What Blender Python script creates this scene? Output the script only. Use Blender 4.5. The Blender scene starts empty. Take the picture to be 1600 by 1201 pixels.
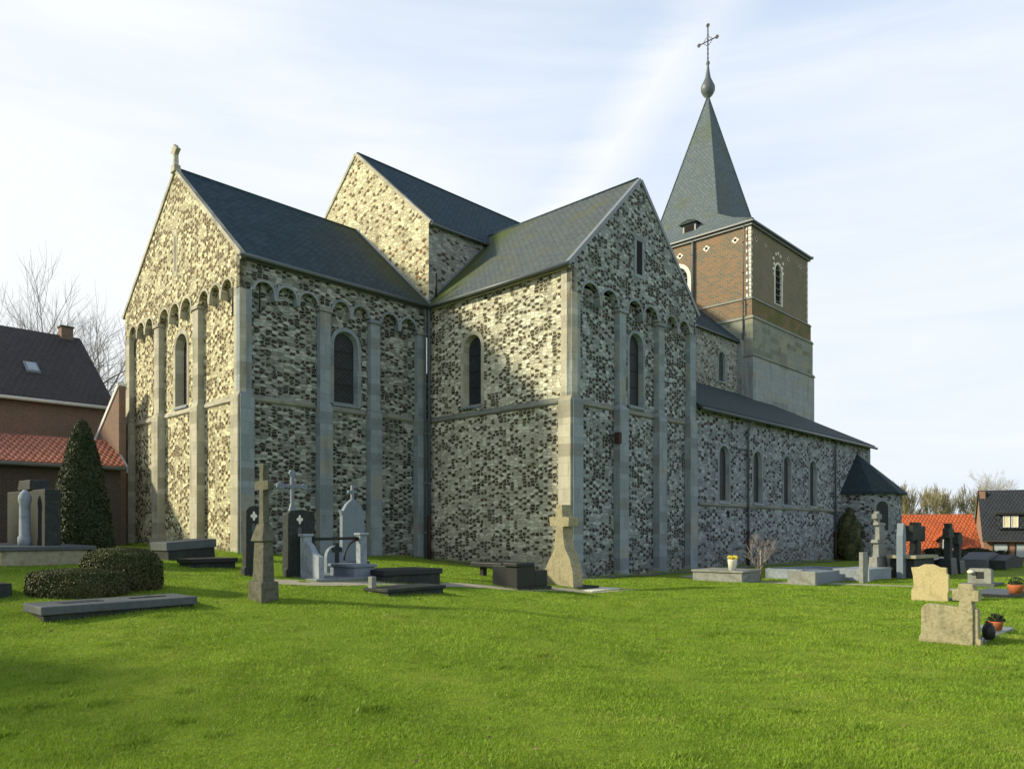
import bpy, bmesh, math, random
import numpy as np
from mathutils import Vector, Matrix
from mathutils.geometry import tessellate_polygon
R = math.radians
random.seed(7); rng = np.random.default_rng(5)
S = bpy.context.scene
COL = S.collection

# ------------------------------------------------------------------ camera
FPX, EYE, HOR = 1176.27, 1.56, 829.8          # focal length in 1600-px units, eye height, horizon row
cam_d = bpy.data.cameras.new('camera'); cam = bpy.data.objects.new('camera', cam_d); COL.objects.link(cam)
cam_d.sensor_width = 36; cam_d.lens = FPX / 1600 * 36; cam_d.shift_y = (HOR - 600.5) / 1600
cam_d.clip_start = 0.05; cam_d.clip_end = 5000
cam.location = (0, 0, EYE); cam.rotation_euler = (R(90), 0, 0)
S.camera = cam

# ------------------------------------------------------------------ world and sun
SUN_EL, SUN_AZ = R(25.5), R(6.5)                 # travel direction: AZ from +X towards +Y
trav = Vector((math.cos(SUN_AZ)*math.cos(SUN_EL), math.sin(SUN_AZ)*math.cos(SUN_EL), -math.sin(SUN_EL)))
world = bpy.data.worlds.new('World'); S.world = world; world.use_nodes = True
nt = world.node_tree; nt.nodes.clear()
def wn(t, **k):
    n = nt.nodes.new(t)
    for a, b in k.items(): setattr(n, a, b)
    return n
sky = wn('ShaderNodeTexSky', sky_type='NISHITA', sun_disc=False, sun_elevation=SUN_EL,
         sun_rotation=math.atan2(-trav.x, -trav.y), air_density=1.0, dust_density=1.5, ozone_density=1.5)
skym = wn('ShaderNodeVectorMath', operation='SCALE'); skym.inputs['Scale'].default_value = 0.13
nt.links.new(sky.outputs[0], skym.inputs[0])
tc = wn('ShaderNodeTexCoord')
def wmap(rot, scale):
    m = wn('ShaderNodeMapping'); m.inputs['Rotation'].default_value = rot; m.inputs['Scale'].default_value = scale
    nt.links.new(tc.outputs['Generated'], m.inputs[0]); return m
def wmath(op, a, b=None, c=None, clamp=False):
    n = wn('ShaderNodeMath', operation=op, use_clamp=clamp)
    for i, x in enumerate((a, b, c)):
        if x is None: continue
        if isinstance(x, (int, float)): n.inputs[i].default_value = x
        else: nt.links.new(x, n.inputs[i])
    return n.outputs[0]
def wnoise(m, sc, det=5, rough=.55, dist=0.):
    n = wn('ShaderNodeTexNoise'); n.inputs['Scale'].default_value = sc; n.inputs['Detail'].default_value = det
    n.inputs['Roughness'].default_value = rough; n.inputs['Distortion'].default_value = dist
    nt.links.new(m.outputs[0], n.inputs[0]); return n.outputs[0]
# broad soft cloud, thin streaks rising to the right, one broad diagonal streak
broad = wnoise(wmap((0, 0, 0), (1, 1, 2.2)), 1.6, 4, .5, .3)
streak = wnoise(wmap((0, R(-24), 0), (.7, 1.2, 6.5)), 2.4, 6, .6, .6)
sep = wn('ShaderNodeSeparateXYZ'); nt.links.new(tc.outputs['Generated'], sep.inputs[0])
fac = wmath('MULTIPLY_ADD', broad, 1.7, -.58)
fac = wmath('ADD', fac, wmath('MULTIPLY_ADD', streak, 1.2, -.56))
low = wmath('MULTIPLY_ADD', sep.outputs[2], -2.0, 1.35, clamp=False)   # more veil towards the horizon
fac = wmath('ADD', wmath('MULTIPLY', fac, .75), wmath('MULTIPLY', low, .42))
# the broad diagonal streak is a band about a plane through the viewer
vd = wn('ShaderNodeVectorMath', operation='DOT_PRODUCT')
p1 = Vector((170/FPX, 1, (HOR-215)/FPX)).normalized(); p2 = Vector((310/FPX, 1, (HOR-10)/FPX)).normalized()
vd.inputs[1].default_value = p1.cross(p2).normalized(); nt.links.new(tc.outputs['Generated'], vd.inputs[0])
vd_w = wmath('ADD', vd.outputs['Value'], wmath('MULTIPLY_ADD', streak, .06, -.03))
band = wmath('SUBTRACT', 1, wmath('MULTIPLY', wmath('ABSOLUTE', vd_w), 22), clamp=True)
sd = wn('ShaderNodeVectorMath', operation='DOT_PRODUCT'); nt.links.new(tc.outputs['Generated'], sd.inputs[0])
sd.inputs[1].default_value = Vector((-trav.x, -trav.y, .12)).normalized()
glow = wmath('MULTIPLY_ADD', sd.outputs['Value'], .75, .12)          # the veil is whiter towards the sun
glow = wmath('MAXIMUM', glow, 0)
fac = wmath('ADD', fac, glow)
fac = wmath('ADD', fac, wmath('MULTIPLY', band, .42), clamp=True)
cl = wn('ShaderNodeMixRGB')
cl.inputs[2].default_value = (.83, .86, .875, 1)
sky2 = wn('ShaderNodeMixRGB', blend_type='MIX'); 
zen = wn('ShaderNodeMapRange', interpolation_type='SMOOTHSTEP'); nt.links.new(sep.outputs[2], zen.inputs[0])
for i_, v_ in ((1, .50), (2, .85), (3, 1.), (4, .12)): zen.inputs[i_].default_value = v_
nt.links.new(wmath('MULTIPLY', zen.outputs[0], .84), sky2.inputs[0])      # a thin veil over the blue, clearing overhead
nt.links.new(skym.outputs[0], sky2.inputs[1]); sky2.inputs[2].default_value = (.55, .68, .90, 1)
nt.links.new(sky2.outputs[0], cl.inputs[1]); nt.links.new(wmath('MULTIPLY', fac, zen.outputs[0]), cl.inputs[0])
bg = wn('ShaderNodeBackground'); bg.inputs[1].default_value = 1.0
out = wn('ShaderNodeOutputWorld'); nt.links.new(cl.outputs[0], bg.inputs[0]); nt.links.new(bg.outputs[0], out.inputs[0])

sl = bpy.data.lights.new('sun', 'SUN'); sl.energy = 4.8; sl.angle = R(4.0); sl.color = (1, .885, .62)
sun = bpy.data.objects.new('sun', sl); COL.objects.link(sun); sun.rotation_euler = trav.to_track_quat('-Z', 'Y').to_euler()
sun.location = (-30, -5, 30)
S.view_settings.view_transform = 'Standard'; S.view_settings.look = 'None'
S.view_settings.exposure = 0.24; S.view_settings.gamma = 1

# ------------------------------------------------------------------ frames
TH = .762
A = Vector((math.sin(TH), math.cos(TH), 0)); B = Vector((-math.cos(TH), math.sin(TH), 0))
C1 = Vector((1.9353, 24.36, 0)); ROT = math.atan2(A.y, A.x)
def smooth(x, a, b):
    t = np.clip((x-a)/(b-a), 0, 1); return t*t*(3-2*t)
def gz(X, Y):
    h = 1.2*(1-np.exp(-np.maximum(0, 2-X)/9.))*smooth(Y, 3., 15.)
    d = -1.9*smooth(X, 23., 34.)*smooth(Y, 34., 58.)
    n = .025*np.sin(X*.9+1.3)*np.sin(Y*.7) + .015*np.sin(X*2.1+Y*1.7)
    return h+d+n*smooth(Y, 3., 6.)
def at(px, py, zoff=0.):
    """ground point seen at a place in the picture plane"""
    Y = 12.
    t = None
    ys = np.linspace(3, 140, 6000); xs = (px-800)/FPX*ys
    ray = EYE+(HOR-py)/FPX*ys
    d = ray-gz(xs, ys)-zoff
    i = int(np.argmax(d < 0)) if (d < 0).any() else len(ys)-1
    return Vector((xs[i], ys[i], float(gz(xs[i], ys[i]))))
def ext(p, d, px):
    k = (px-800)/FPX
    return (k*p.y-p.x)/(d.x-k*d.y)
def zat(p, py): return EYE+(HOR-py)/FPX*p.y
def W(u, v, z=0): return C1+A*u+B*v+Vector((0, 0, z))

# ------------------------------------------------------------------ mesh builder
class MB:
    def __init__(s): s.v = []; s.f = []; s.sm = []
    def add(s, vs, fs, smooth=False):
        o = len(s.v); s.v += [Vector(v) for v in vs]; s.f += [tuple(o+i for i in f) for f in fs]; s.sm += [smooth]*len(fs); return s
    def box(s, x0, x1, y0, y1, z0, z1, taper=0.):
        t = taper
        vs = [(x0,y0,z0),(x1,y0,z0),(x1,y1,z0),(x0,y1,z0),(x0+t,y0+t,z1),(x1-t,y0+t,z1),(x1-t,y1-t,z1),(x0+t,y1-t,z1)]
        return s.add(vs, [(3,2,1,0),(4,5,6,7),(0,1,5,4),(1,2,6,5),(2,3,7,6),(3,0,4,7)])
    def prism(s, pts, vec, holes=()):
        """closed polygon in 3-D pushed along vec"""
        vec = Vector(vec); loops = [[Vector(p) for p in pts]]+[[Vector(p) for p in h] for h in holes]
        flat = [p for l in loops for p in l]; n = len(flat)
        tri = tessellate_polygon(loops)
        s.add(flat+[p+vec for p in flat], [tuple(t) for t in tri]+[tuple(n+i for i in reversed(t)) for t in tri])
        o = len(s.v)-2*n; k = 0
        for l in loops:
            m = len(l)
            for i in range(m):
                a, b = k+i, k+(i+1) % m
                s.f.append((o+a, o+b, o+n+b, o+n+a)); s.sm.append(False)
            k += m
        return s
    def sheet(s, pts, holes=()):
        loops = [[Vector(p) for p in pts]]+[[Vector(p) for p in h] for h in holes]
        flat = [p for l in loops for p in l]
        return s.add(flat, [tuple(t) for t in tessellate_polygon(loops)])
    def tube(s, path, rad, n=8, cap=True):
        path = [Vector(p) for p in path]; rad = rad if isinstance(rad, (list, tuple)) else [rad]*len(path)
        vs = []; m = len(path)
        for i, p in enumerate(path):
            d = (path[min(i+1, m-1)]-path[max(i-1, 0)]).normalized()
            a = d.orthogonal().normalized() if i == 0 else (pa-d*pa.dot(d)).normalized()
            pa = a; b = d.cross(a)
            vs += [p+(a*math.cos(2*math.pi*k/n)+b*math.sin(2*math.pi*k/n))*rad[i] for k in range(n)]
        fs = [(i*n+k, i*n+(k+1) % n, (i+1)*n+(k+1) % n, (i+1)*n+k) for i in range(m-1) for k in range(n)]
        if cap: fs += [tuple(reversed(range(n))), tuple((m-1)*n+k for k in range(n))]
        return s.add(vs, fs, True)
    def lathe(s, prof, n=16, c=(0, 0)):
        vs = [(c[0]+r*math.cos(2*math.pi*k/n), c[1]+r*math.sin(2*math.pi*k/n), z) for r, z in prof for k in range(n)]
        fs = [(i*n+k, i*n+(k+1) % n, (i+1)*n+(k+1) % n, (i+1)*n+k) for i in range(len(prof)-1) for k in range(n)]
        fs += [tuple(reversed(range(n))), tuple((len(prof)-1)*n+k for k in range(n))]
        return s.add(vs, fs, True)
    def build(s, name, mat, parent=None, loc=None, bevel=0., recalc=True):
        me = bpy.data.meshes.new(name); me.from_pydata([tuple(v) for v in s.v], [], s.f)
        if recalc:
            bm = bmesh.new(); bm.from_mesh(me); bmesh.ops.remove_doubles(bm, verts=bm.verts, dist=1e-5)
            bmesh.ops.recalc_face_normals(bm, faces=bm.faces); bm.to_mesh(me); bm.free()
        else:
            me.update()
        uvs(me)
        if any(s.sm) and not recalc: me.polygons.foreach_set('use_smooth', s.sm)
        elif s.sm and all(s.sm): me.polygons.foreach_set('use_smooth', [True]*len(me.polygons))
        me.materials.append(mat)
        o = bpy.data.objects.new(name, me); COL.objects.link(o)
        if parent: o.parent = parent
        if loc is not None: o.location = loc
        if bevel:
            b = o.modifiers.new('bevel', 'BEVEL'); b.width = bevel; b.segments = 2; b.limit_method = 'ANGLE'; b.angle_limit = R(40)
        return o
def uvs(me):
    uv = me.uv_layers.new(name='UVMap').data; Z = Vector((0, 0, 1))
    vs = me.vertices; lp = me.loops
    for p in me.polygons:
        n = p.normal
        t = Z.cross(n)
        t = Vector((1, 0, 0)) if t.length < .05 else t.normalized()
        if abs(n.z) < .98 and (abs(t.x) > abs(t.y) and t.x < 0 or abs(t.y) >= abs(t.x) and t.y < 0): t = -t
        b = n.cross(t)
        if b.z < 0: b = -b
        for li in p.loop_indices:
            c = vs[lp[li].vertex_index].co; uv[li].uv = (c.dot(t), c.dot(b))
def empty(name, loc, rz=0.):
    o = bpy.data.objects.new(name, None); COL.objects.link(o); o.location = loc; o.rotation_euler = (0, 0, rz); o.empty_display_size = .3
    return o
def tag(o, label, cat, group=None, kind=None):
    if label: o['label'] = label
    if cat: o['category'] = cat
    if group: o['group'] = group
    o['kind'] = kind or 'thing'
    return o

# ------------------------------------------------------------------ materials
class NT:
    def __init__(s, name):
        s.m = bpy.data.materials.new(name); s.m.use_nodes = True; s.t = s.m.node_tree
        s.b = s.t.nodes['Principled BSDF']; s.tc = s.n('ShaderNodeTexCoord')
    def n(s, t, **k):
        x = s.t.nodes.new(t)
        for a, b in k.items(): setattr(x, a, b)
        return x
    def l(s, a, b): s.t.links.new(a, b)
    def put(s, i, x):
        if isinstance(x, (int, float)): i.default_value = x
        elif isinstance(x, (tuple, list)): i.default_value = tuple(x)+((1,) if len(x) == 3 and len(i.default_value) == 4 else ())
        else: s.l(x, i)
    def math(s, op, a, b=None, c=None, clamp=False):
        x = s.n('ShaderNodeMath', operation=op, use_clamp=clamp)
        for i, v in enumerate((a, b, c)):
            if v is not None: s.put(x.inputs[i], v)
        return x.outputs[0]
    def step(s, v, a, b):
        x = s.n('ShaderNodeMapRange', interpolation_type='SMOOTHSTEP'); s.put(x.inputs[0], v)
        x.inputs[1].default_value = a; x.inputs[2].default_value = b; return x.outputs[0]
    def map(s, scale=(1,1,1), rot=(0,0,0), src='UV', loc=(0,0,0)):
        x = s.n('ShaderNodeMapping'); s.l(s.tc.outputs[src] if isinstance(src, str) else src, x.inputs[0])
        x.inputs['Scale'].default_value = scale; x.inputs['Rotation'].default_value = rot; x.inputs['Location'].default_value = loc
        return x.outputs[0]
    def noise(s, vec, sc, det=4, rough=.55, dist=0., dim='3D', col=False):
        x = s.n('ShaderNodeTexNoise', noise_dimensions=dim); s.l(vec, x.inputs['Vector'])
        x.inputs['Scale'].default_value = sc; x.inputs['Detail'].default_value = det
        x.inputs['Roughness'].default_value = rough; x.inputs['Distortion'].default_value = dist
        return x.outputs[1 if col else 0]
    def mix(s, f, a, b, mode='MIX'):
        x = s.n('ShaderNodeMixRGB', blend_type=mode); s.put(x.inputs[0], f); s.put(x.inputs[1], a); s.put(x.inputs[2], b); return x.outputs[0]
    def vor(s, vec, sc, rnd, feat='F1', dim='2D'):
        x = s.n('ShaderNodeTexVoronoi', feature=feat, voronoi_dimensions=dim); s.l(vec, x.inputs['Vector'])
        x.inputs['Scale'].default_value = sc; x.inputs['Randomness'].default_value = rnd; return x
    def bump(s, h, st, dist=.02, prev=None):
        x = s.n('ShaderNodeBump'); s.l(h, x.inputs['Height']); x.inputs['Strength'].default_value = st; x.inputs['Distance'].default_value = dist
        if prev: s.l(prev, x.inputs['Normal'])
        return x.outputs[0]
    def done(s, col, rough=.85, normal=None, spec=.3):
        s.put(s.b.inputs['Base Color'], col); s.put(s.b.inputs['Roughness'], rough); s.b.inputs['Specular IOR Level'].default_value = spec
        if normal: s.l(normal, s.b.inputs['Normal'])
        return s.m

def rubble(name, pale1, pale2, dark1, dark2, sx, sy, thr, rnd=.8, moss=.0, warp=.05, edge=.05, patch=.14, low=.0):
    n = NT(name)
    uv = n.tc.outputs['UV']
    w = n.n('ShaderNodeVectorMath', operation='SCALE'); n.l(n.noise(uv, 3.2, 3, .5, col=True), w.inputs[0]); w.inputs['Scale'].default_value = warp*2
    ad = n.n('ShaderNodeVectorMath', operation='ADD'); n.l(uv, ad.inputs[0]); n.l(w.outputs[0], ad.inputs[1])
    vec = n.map((sx, sy, 1), src=ad.outputs[0])
    c = n.vor(vec, 1, rnd); e = n.vor(vec, 1, rnd, 'DISTANCE_TO_EDGE')
    sp = n.n('ShaderNodeSeparateColor'); n.l(c.outputs['Color'], sp.inputs[0])
    fine = n.noise(uv, 26, 4, .6)
    big = n.noise(uv, .55, 4, .6)
    th = n.math('MULTIPLY_ADD', big, patch*2, thr-patch)
    ps = n.n('ShaderNodeSeparateXYZ'); n.l(c.outputs['Position'], ps.inputs[0])
    par = n.math('FLOORED_MODULO', n.math('ADD', n.math('FLOOR', ps.outputs[0]), n.math('FLOOR', ps.outputs[1])), 2.)
    th = n.math('ADD', th, n.math('MULTIPLY_ADD', par, .36, -.18))
    v2 = n.vor(n.map((sx*.32, sy*.36, 1), src=ad.outputs[0]), 1, 1.); s2 = n.n('ShaderNodeSeparateColor'); n.l(v2.outputs['Color'], s2.inputs[0])
    th = n.math('ADD', th, n.math('MULTIPLY', n.math('GREATER_THAN', s2.outputs[0], .88), -.5))     # paler repairs and larger blocks
    th = n.math('ADD', th, n.math('MULTIPLY', n.math('LESS_THAN', s2.outputs[0], .10), .25))
    isd = n.math('LESS_THAN', sp.outputs[0], th)
    inner = n.step(n.math('ADD', e.outputs['Distance'], n.math('MULTIPLY_ADD', fine, .12, -.06)), edge, edge+.09)
    dm = n.math('MULTIPLY', isd, inner)
    pale = n.mix(sp.outputs[1], pale1, pale2)
    pale = n.mix(n.math('MULTIPLY', n.math('GREATER_THAN', sp.outputs[2], .72), .75), pale, [min(.85, x*1.35) for x in pale1])
    pale = n.mix(n.math('MULTIPLY', n.step(fine, .45, .75), .4), pale, [x*.55 for x in pale1])
    pale = n.mix(n.math('MULTIPLY', n.math('SUBTRACT', 1, n.step(e.outputs['Distance'], .0, .06)), .12), pale, [x*.5 for x in pale2])
    dark = n.mix(sp.outputs[2], dark1, dark2)
    rust = n.math('MULTIPLY', n.math('GREATER_THAN', sp.outputs[2], .96), .8)
    dark = n.mix(rust, dark, [dark2[0]*1.25, dark2[1]*.85, dark2[2]*.8])
    col = n.mix(dm, pale, dark)
    st = n.noise(n.map((.9, .22, 1)), 1.5, 5, .62)
    col = n.mix(n.math('MULTIPLY', n.step(st, .46, .75), .45), col, [x*.42 for x in pale1])
    if moss:
        mo = n.noise(uv, .8, 5, .65)
        col = n.mix(n.math('MULTIPLY', n.step(mo, .5, .72), moss), col, (.075, .085, .022))
    if low:      # darker band painted along the foot of the wall for the shade there
        so = n.n('ShaderNodeSeparateXYZ'); n.l(n.tc.outputs['Object'], so.inputs[0])
        f = n.math('MULTIPLY', n.math('SUBTRACT', 1, n.step(n.math('ADD', so.outputs[2], n.math('MULTIPLY', st, 1.4)), .9, 2.4)), low)
        col = n.mix(f, col, (.10, .105, .07))
    h = n.math('ADD', n.math('MULTIPLY', n.step(e.outputs['Distance'], .0, .12), .7), n.math('MULTIPLY', fine, .6))
    h = n.math('SUBTRACT', h, n.math('MULTIPLY', dm, .25))
    return n.done(col, .92, n.bump(h, .85, .045))

def ashlar(name, c1, c2, bw=.62, bh=.42, stain=(.12, .12, .09), moss=.15):
    n = NT(name); uv = n.tc.outputs['UV']
    br = n.n('ShaderNodeTexBrick', offset=.5); n.l(uv, br.inputs[0])
    br.inputs['Scale'].default_value = 1; br.inputs['Brick Width'].default_value = bw; br.inputs['Row Height'].default_value = bh
    br.inputs['Mortar Size'].default_value = .007; br.inputs['Mortar Smooth'].default_value = .3
    n.put(br.inputs['Color1'], c1); n.put(br.inputs['Color2'], c2); n.put(br.inputs['Mortar'], [x*.68 for x in c1])
    fine = n.noise(uv, 18, 5, .65)
    col = n.mix(n.math('MULTIPLY', n.step(fine, .4, .75), .45), br.outputs[0], [x*.5 for x in c1])
    bv = n.vor(n.map((.8, 1/bh, 1)), 1, .0); bs = n.n('ShaderNodeSeparateColor'); n.l(bv.outputs['Color'], bs.inputs[0])
    col = n.mix(n.math('MULTIPLY', n.math('GREATER_THAN', bs.outputs[0], .8), .4), col, (.32, .29, .20))
    col = n.mix(n.math('MULTIPLY', n.math('LESS_THAN', bs.outputs[1], .2), .5), col, [x*.45 for x in c1])
    st = n.noise(n.map((1.4, .25, 1)), 1.6, 5, .65)
    col = n.mix(n.math('MULTIPLY', n.step(st, .48, .72), .5), col, stain)
    mo = n.noise(uv, 1.3, 5, .7)
    col = n.mix(n.math('MULTIPLY', n.step(mo, .52, .7), moss), col, (.10, .115, .025))
    h = n.math('SUBTRACT', n.math('MULTIPLY', fine, .5), n.math('MULTIPLY', br.outputs[1], .8))
    return n.done(col, .88, n.bump(h, .5, .02))

def brickmat(name, c1, c2, mort, bw=.22, bh=.07, ms=.010, moss=0., patchc=None, warp=0.):
    n = NT(name); uv = n.tc.outputs['UV']
    br = n.n('ShaderNodeTexBrick', offset=.5); n.l(uv, br.inputs[0])
    br.inputs['Scale'].default_value = 1; br.inputs['Brick Width'].default_value = bw; br.inputs['Row Height'].default_value = bh
    br.inputs['Mortar Size'].default_value = ms; br.inputs['Mortar Smooth'].default_value = .2
    n.put(br.inputs['Color1'], c1); n.put(br.inputs['Color2'], c2); n.put(br.inputs['Mortar'], mort)
    b = n.noise(uv, 1.1, 5, .65); f = n.noise(uv, 12, 4, .6)
    col = n.mix(n.math('MULTIPLY', n.step(f, .5, .68), .55), br.outputs[0], patchc or [x*.45 for x in c1])
    col = n.mix(n.math('MULTIPLY', n.step(b, .42, .7), .4), col, [x*.6 for x in mort])
    if moss: col = n.mix(n.math('MULTIPLY', n.step(n.noise(uv, .7, 5, .65), .38, .62), moss), col, (.075, .11, .018))
    return n.done(col, .9, n.bump(n.math('SUBTRACT', f, br.outputs[1]), .4, .012))

def slate(name, c1, c2, moss=.3, mosscol=(.06, .08, .018), bw=.26, bh=.16, rough=.55, lich=.2, grad=None):
    n = NT(name); uv = n.tc.outputs['UV']
    br = n.n('ShaderNodeTexBrick', offset=.5); n.l(uv, br.inputs[0])
    br.inputs['Scale'].default_value = 1; br.inputs['Brick Width'].default_value = bw; br.inputs['Row Height'].default_value = bh
    br.inputs['Mortar Size'].default_value = .018; br.inputs['Mortar Smooth'].default_value = .5
    n.put(br.inputs['Color1'], c1); n.put(br.inputs['Color2'], c2); n.put(br.inputs['Mortar'], [x*.45 for x in c1])
    b = n.noise(uv, .5, 6, .65); f = n.noise(uv, 9, 5, .6)
    col = n.mix(n.math('MULTIPLY', n.step(f, .45, .7), .35), br.outputs[0], [x*1.7 for x in c2])
    col = n.mix(n.math('MULTIPLY', n.step(b, .47, .68), moss), col, mosscol)
    if grad:      # moss gathers in the valley
        so = n.n('ShaderNodeSeparateXYZ'); n.l(n.tc.outputs['Object'], so.inputs[0])
        g = n.math('MULTIPLY', n.step(n.math('ADD', so.outputs[grad[0]], n.math('MULTIPLY', b, 1.6)), grad[1], grad[2]), grad[3])
        col = n.mix(g, col, grad[4])
    lf = n.noise(n.map((1, .35, 1)), 1.8, 6, .7)
    col = n.mix(n.math('MULTIPLY', n.step(lf, .55, .75), lich), col, (.22, .22, .15))
    sw = n.n('ShaderNodeSeparateXYZ'); n.l(uv, sw.inputs[0])
    saw = n.math('FRACT', n.math('DIVIDE', sw.outputs[1], bh))
    h = n.math('ADD', n.math('MULTIPLY', saw, -.6), n.math('MULTIPLY', f, .4))
    h = n.math('SUBTRACT', h, n.math('MULTIPLY', br.outputs[1], .5))
    return n.done(col, n.math('MULTIPLY_ADD', f, .25, rough+.1), n.bump(h, .6, .02), .25)

def plain(name, col, rough=.7, var=.35, sc=8, spec=.3, metal=0., bump=.3, src='Object', col2=None, stain=0.):
    n = NT(name); v = n.tc.outputs[src]
    f = n.noise(v, sc, 5, .62); b = n.noise(v, sc*.14, 4, .6)
    c = n.mix(n.math('MULTIPLY', n.step(f, .4, .72), var), col, col2 or [x*.5 for x in col])
    c = n.mix(n.math('MULTIPLY', n.step(b, .45, .7), var*.7), c, [x*.6 for x in col])
    if stain: c = n.mix(n.math('MULTIPLY', n.step(n.noise(v, sc*.4, 6, .7), .5, .66), stain), c, (.07, .08, .03))
    n.b.inputs['Metallic'].default_value = metal
    return n.done(c, rough, n.bump(f, bump, .01), spec)

M = {}
pA, pB = (.58, .54, .41), (.40, .385, .31)
M['east'] = rubble('rubble_east', (.66, .62, .41), (.42, .39, .26), (.065, .048, .026), (.14, .09, .04), 6.4, 8.4, .44, .85, .12, low=.65, warp=.03)  # sunlit wall: paler, yellower base than the south walls paints in the sun
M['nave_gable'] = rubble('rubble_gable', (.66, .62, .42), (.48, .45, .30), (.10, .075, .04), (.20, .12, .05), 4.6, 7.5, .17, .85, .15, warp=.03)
M['chancel'] = rubble('rubble_chancel', (.36, .385, .345), (.175, .19, .17), (.020, .020, .017), (.048, .041, .028), 4.8, 10.0, .46, .75, .14, low=.4, warp=.03)  # shaded wall: base colour darkened and cooled to paint in the shade
M['trans_e'] = rubble('rubble_transept_east', (.66, .64, .49), (.44, .43, .34), (.046, .040, .022), (.085, .068, .03), 5.2, 9.6, .42, .75, .14, low=.35, warp=.03)  # pale yellow base carries the sunlight of this side
M['trans_s'] = rubble('rubble_transept_south', (.35, .39, .385), (.20, .23, .23), (.022, .022, .018), (.05, .042, .025), 5.6, 8.8, .46, .85, .12, low=.3, warp=.03)  # same transept rubble, darkened and blued for its shaded side
M['aisle'] = rubble('rubble_aisle', (.30, .335, .355), (.20, .225, .24), (.026, .026, .025), (.055, .045, .035), 4.4, 7.6, .33, .85, .05, low=.35, warp=.03)  # shade of the south side mixed into a darker, bluer base
M['clere'] = rubble('rubble_clerestory', (.33, .345, .31), (.24, .255, .235), (.055, .048, .030), (.085, .072, .045), 4.2, 8, .17, .85, .25, warp=.03)
M['stone'] = ashlar('dressed_limestone_shaded', (.27, .325, .355), (.215, .26, .285), moss=.22)  # shaded copy of the limestone, bluish shade put into the colour
M['stone_sunlit'] = ashlar('dressed_limestone_sunlit', (.52, .50, .40), (.40, .385, .31), moss=.32)  # sunlit copy of the same limestone, lighter and yellower
M['string'] = ashlar('mossy_string_stone', (.25, .265, .235), (.19, .205, .17), moss=.5)
M['towerlow'] = ashlar('tower_render', (.31, .345, .35), (.265, .30, .305), 1.1, .38, (.10, .11, .09), .15)
M['towermoss'] = ashlar('tower_render_mossy', (.26, .28, .25), (.22, .245, .21), 1.1, .38, (.10, .15, .03), .8)
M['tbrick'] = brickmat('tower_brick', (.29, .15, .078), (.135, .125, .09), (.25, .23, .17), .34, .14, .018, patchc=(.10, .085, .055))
M['tbrick_s'] = brickmat('tower_brick_weathered', (.21, .125, .07), (.12, .105, .08), (.27, .26, .21), .30, .12, .02, .25, patchc=(.10, .085, .06))  # browner, greyer weathering of the south face
M['tbrick_moss'] = brickmat('tower_brick_mossy', (.26, .13, .06), (.13, .11, .07), (.20, .18, .12), .34, .14, .018, .75)
M['white'] = plain('pale_limestone', (.74, .71, .62), .8, .25)
M['slate'] = slate('roof_slate', (.013, .034, .046), (.034, .066, .084), .35, (.030, .042, .020), lich=.04)
M['slate_chancel'] = slate('chancel_slate', (.013, .034, .046), (.034, .066, .084), .35, (.026, .042, .030), lich=.04, grad=(0, -1.2, 1.2, .8, (.055, .062, .022)))
M['slate_moss_sunlit'] = slate('roof_slate_mossy_sunlit', (.068, .088, .100), (.098, .116, .122), .55, (.095, .10, .04), lich=.3, grad=(1, 5.6, 8.0, .9, (.06, .085, .012)))  # mossy slate, base colour lightened to paint in sun on the east slope
M['slate_spire'] = slate('spire_slate', (.085, .120, .145), (.125, .155, .17), .45, (.09, .11, .035), lich=.45)
M['slate_aisle'] = slate('aisle_slate', (.024, .042, .044), (.038, .056, .058), .35, (.05, .075, .03), lich=.05)
M['slate_blue'] = slate('chapel_slate', (.016, .032, .040), (.026, .045, .052), .15, lich=.03)
M['lead'] = plain('lead_sheet', (.19, .22, .25), .5, .3, 6, .5)
M['gutter'] = plain('zinc_gutter', (.10, .12, .13), .45, .3, 10, .5)
M['pipe'] = plain('downpipe_paint', (.075, .10, .12), .5, .3, 10, .5)
M['iron'] = plain('black_iron', (.02, .018, .016), .6, .3, 12, .4)
M['rustpipe'] = plain('rusty_pipe', (.05, .028, .022), .8, .4, 12)
M['opening_dark'] = plain('dark_void', (.012, .012, .012), .9, .2)  # near-black colour painted for the shade inside holes and openings
def glassmat():
    n = NT('leaded_glass'); uv = n.map((1, 1, 1), (0, 0, R(45)))
    br = n.n('ShaderNodeTexBrick', offset=0.); n.l(uv, br.inputs[0]); br.inputs['Scale'].default_value = 1
    br.inputs['Brick Width'].default_value = .11; br.inputs['Row Height'].default_value = .11; br.inputs['Mortar Size'].default_value = .008
    n.put(br.inputs['Color1'], (.010, .014, .016)); n.put(br.inputs['Color2'], (.022, .028, .032)); n.put(br.inputs['Mortar'], (.050, .056, .060))
    f = n.noise(uv, 9, 3)
    return n.done(br.outputs[0], .42, n.bump(f, .25, .01), .2)
M['glass'] = glassmat()
M['glass_grille'] = plain('storm_glazing', (.018, .022, .024), .5, .5, 5, .25)

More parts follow.
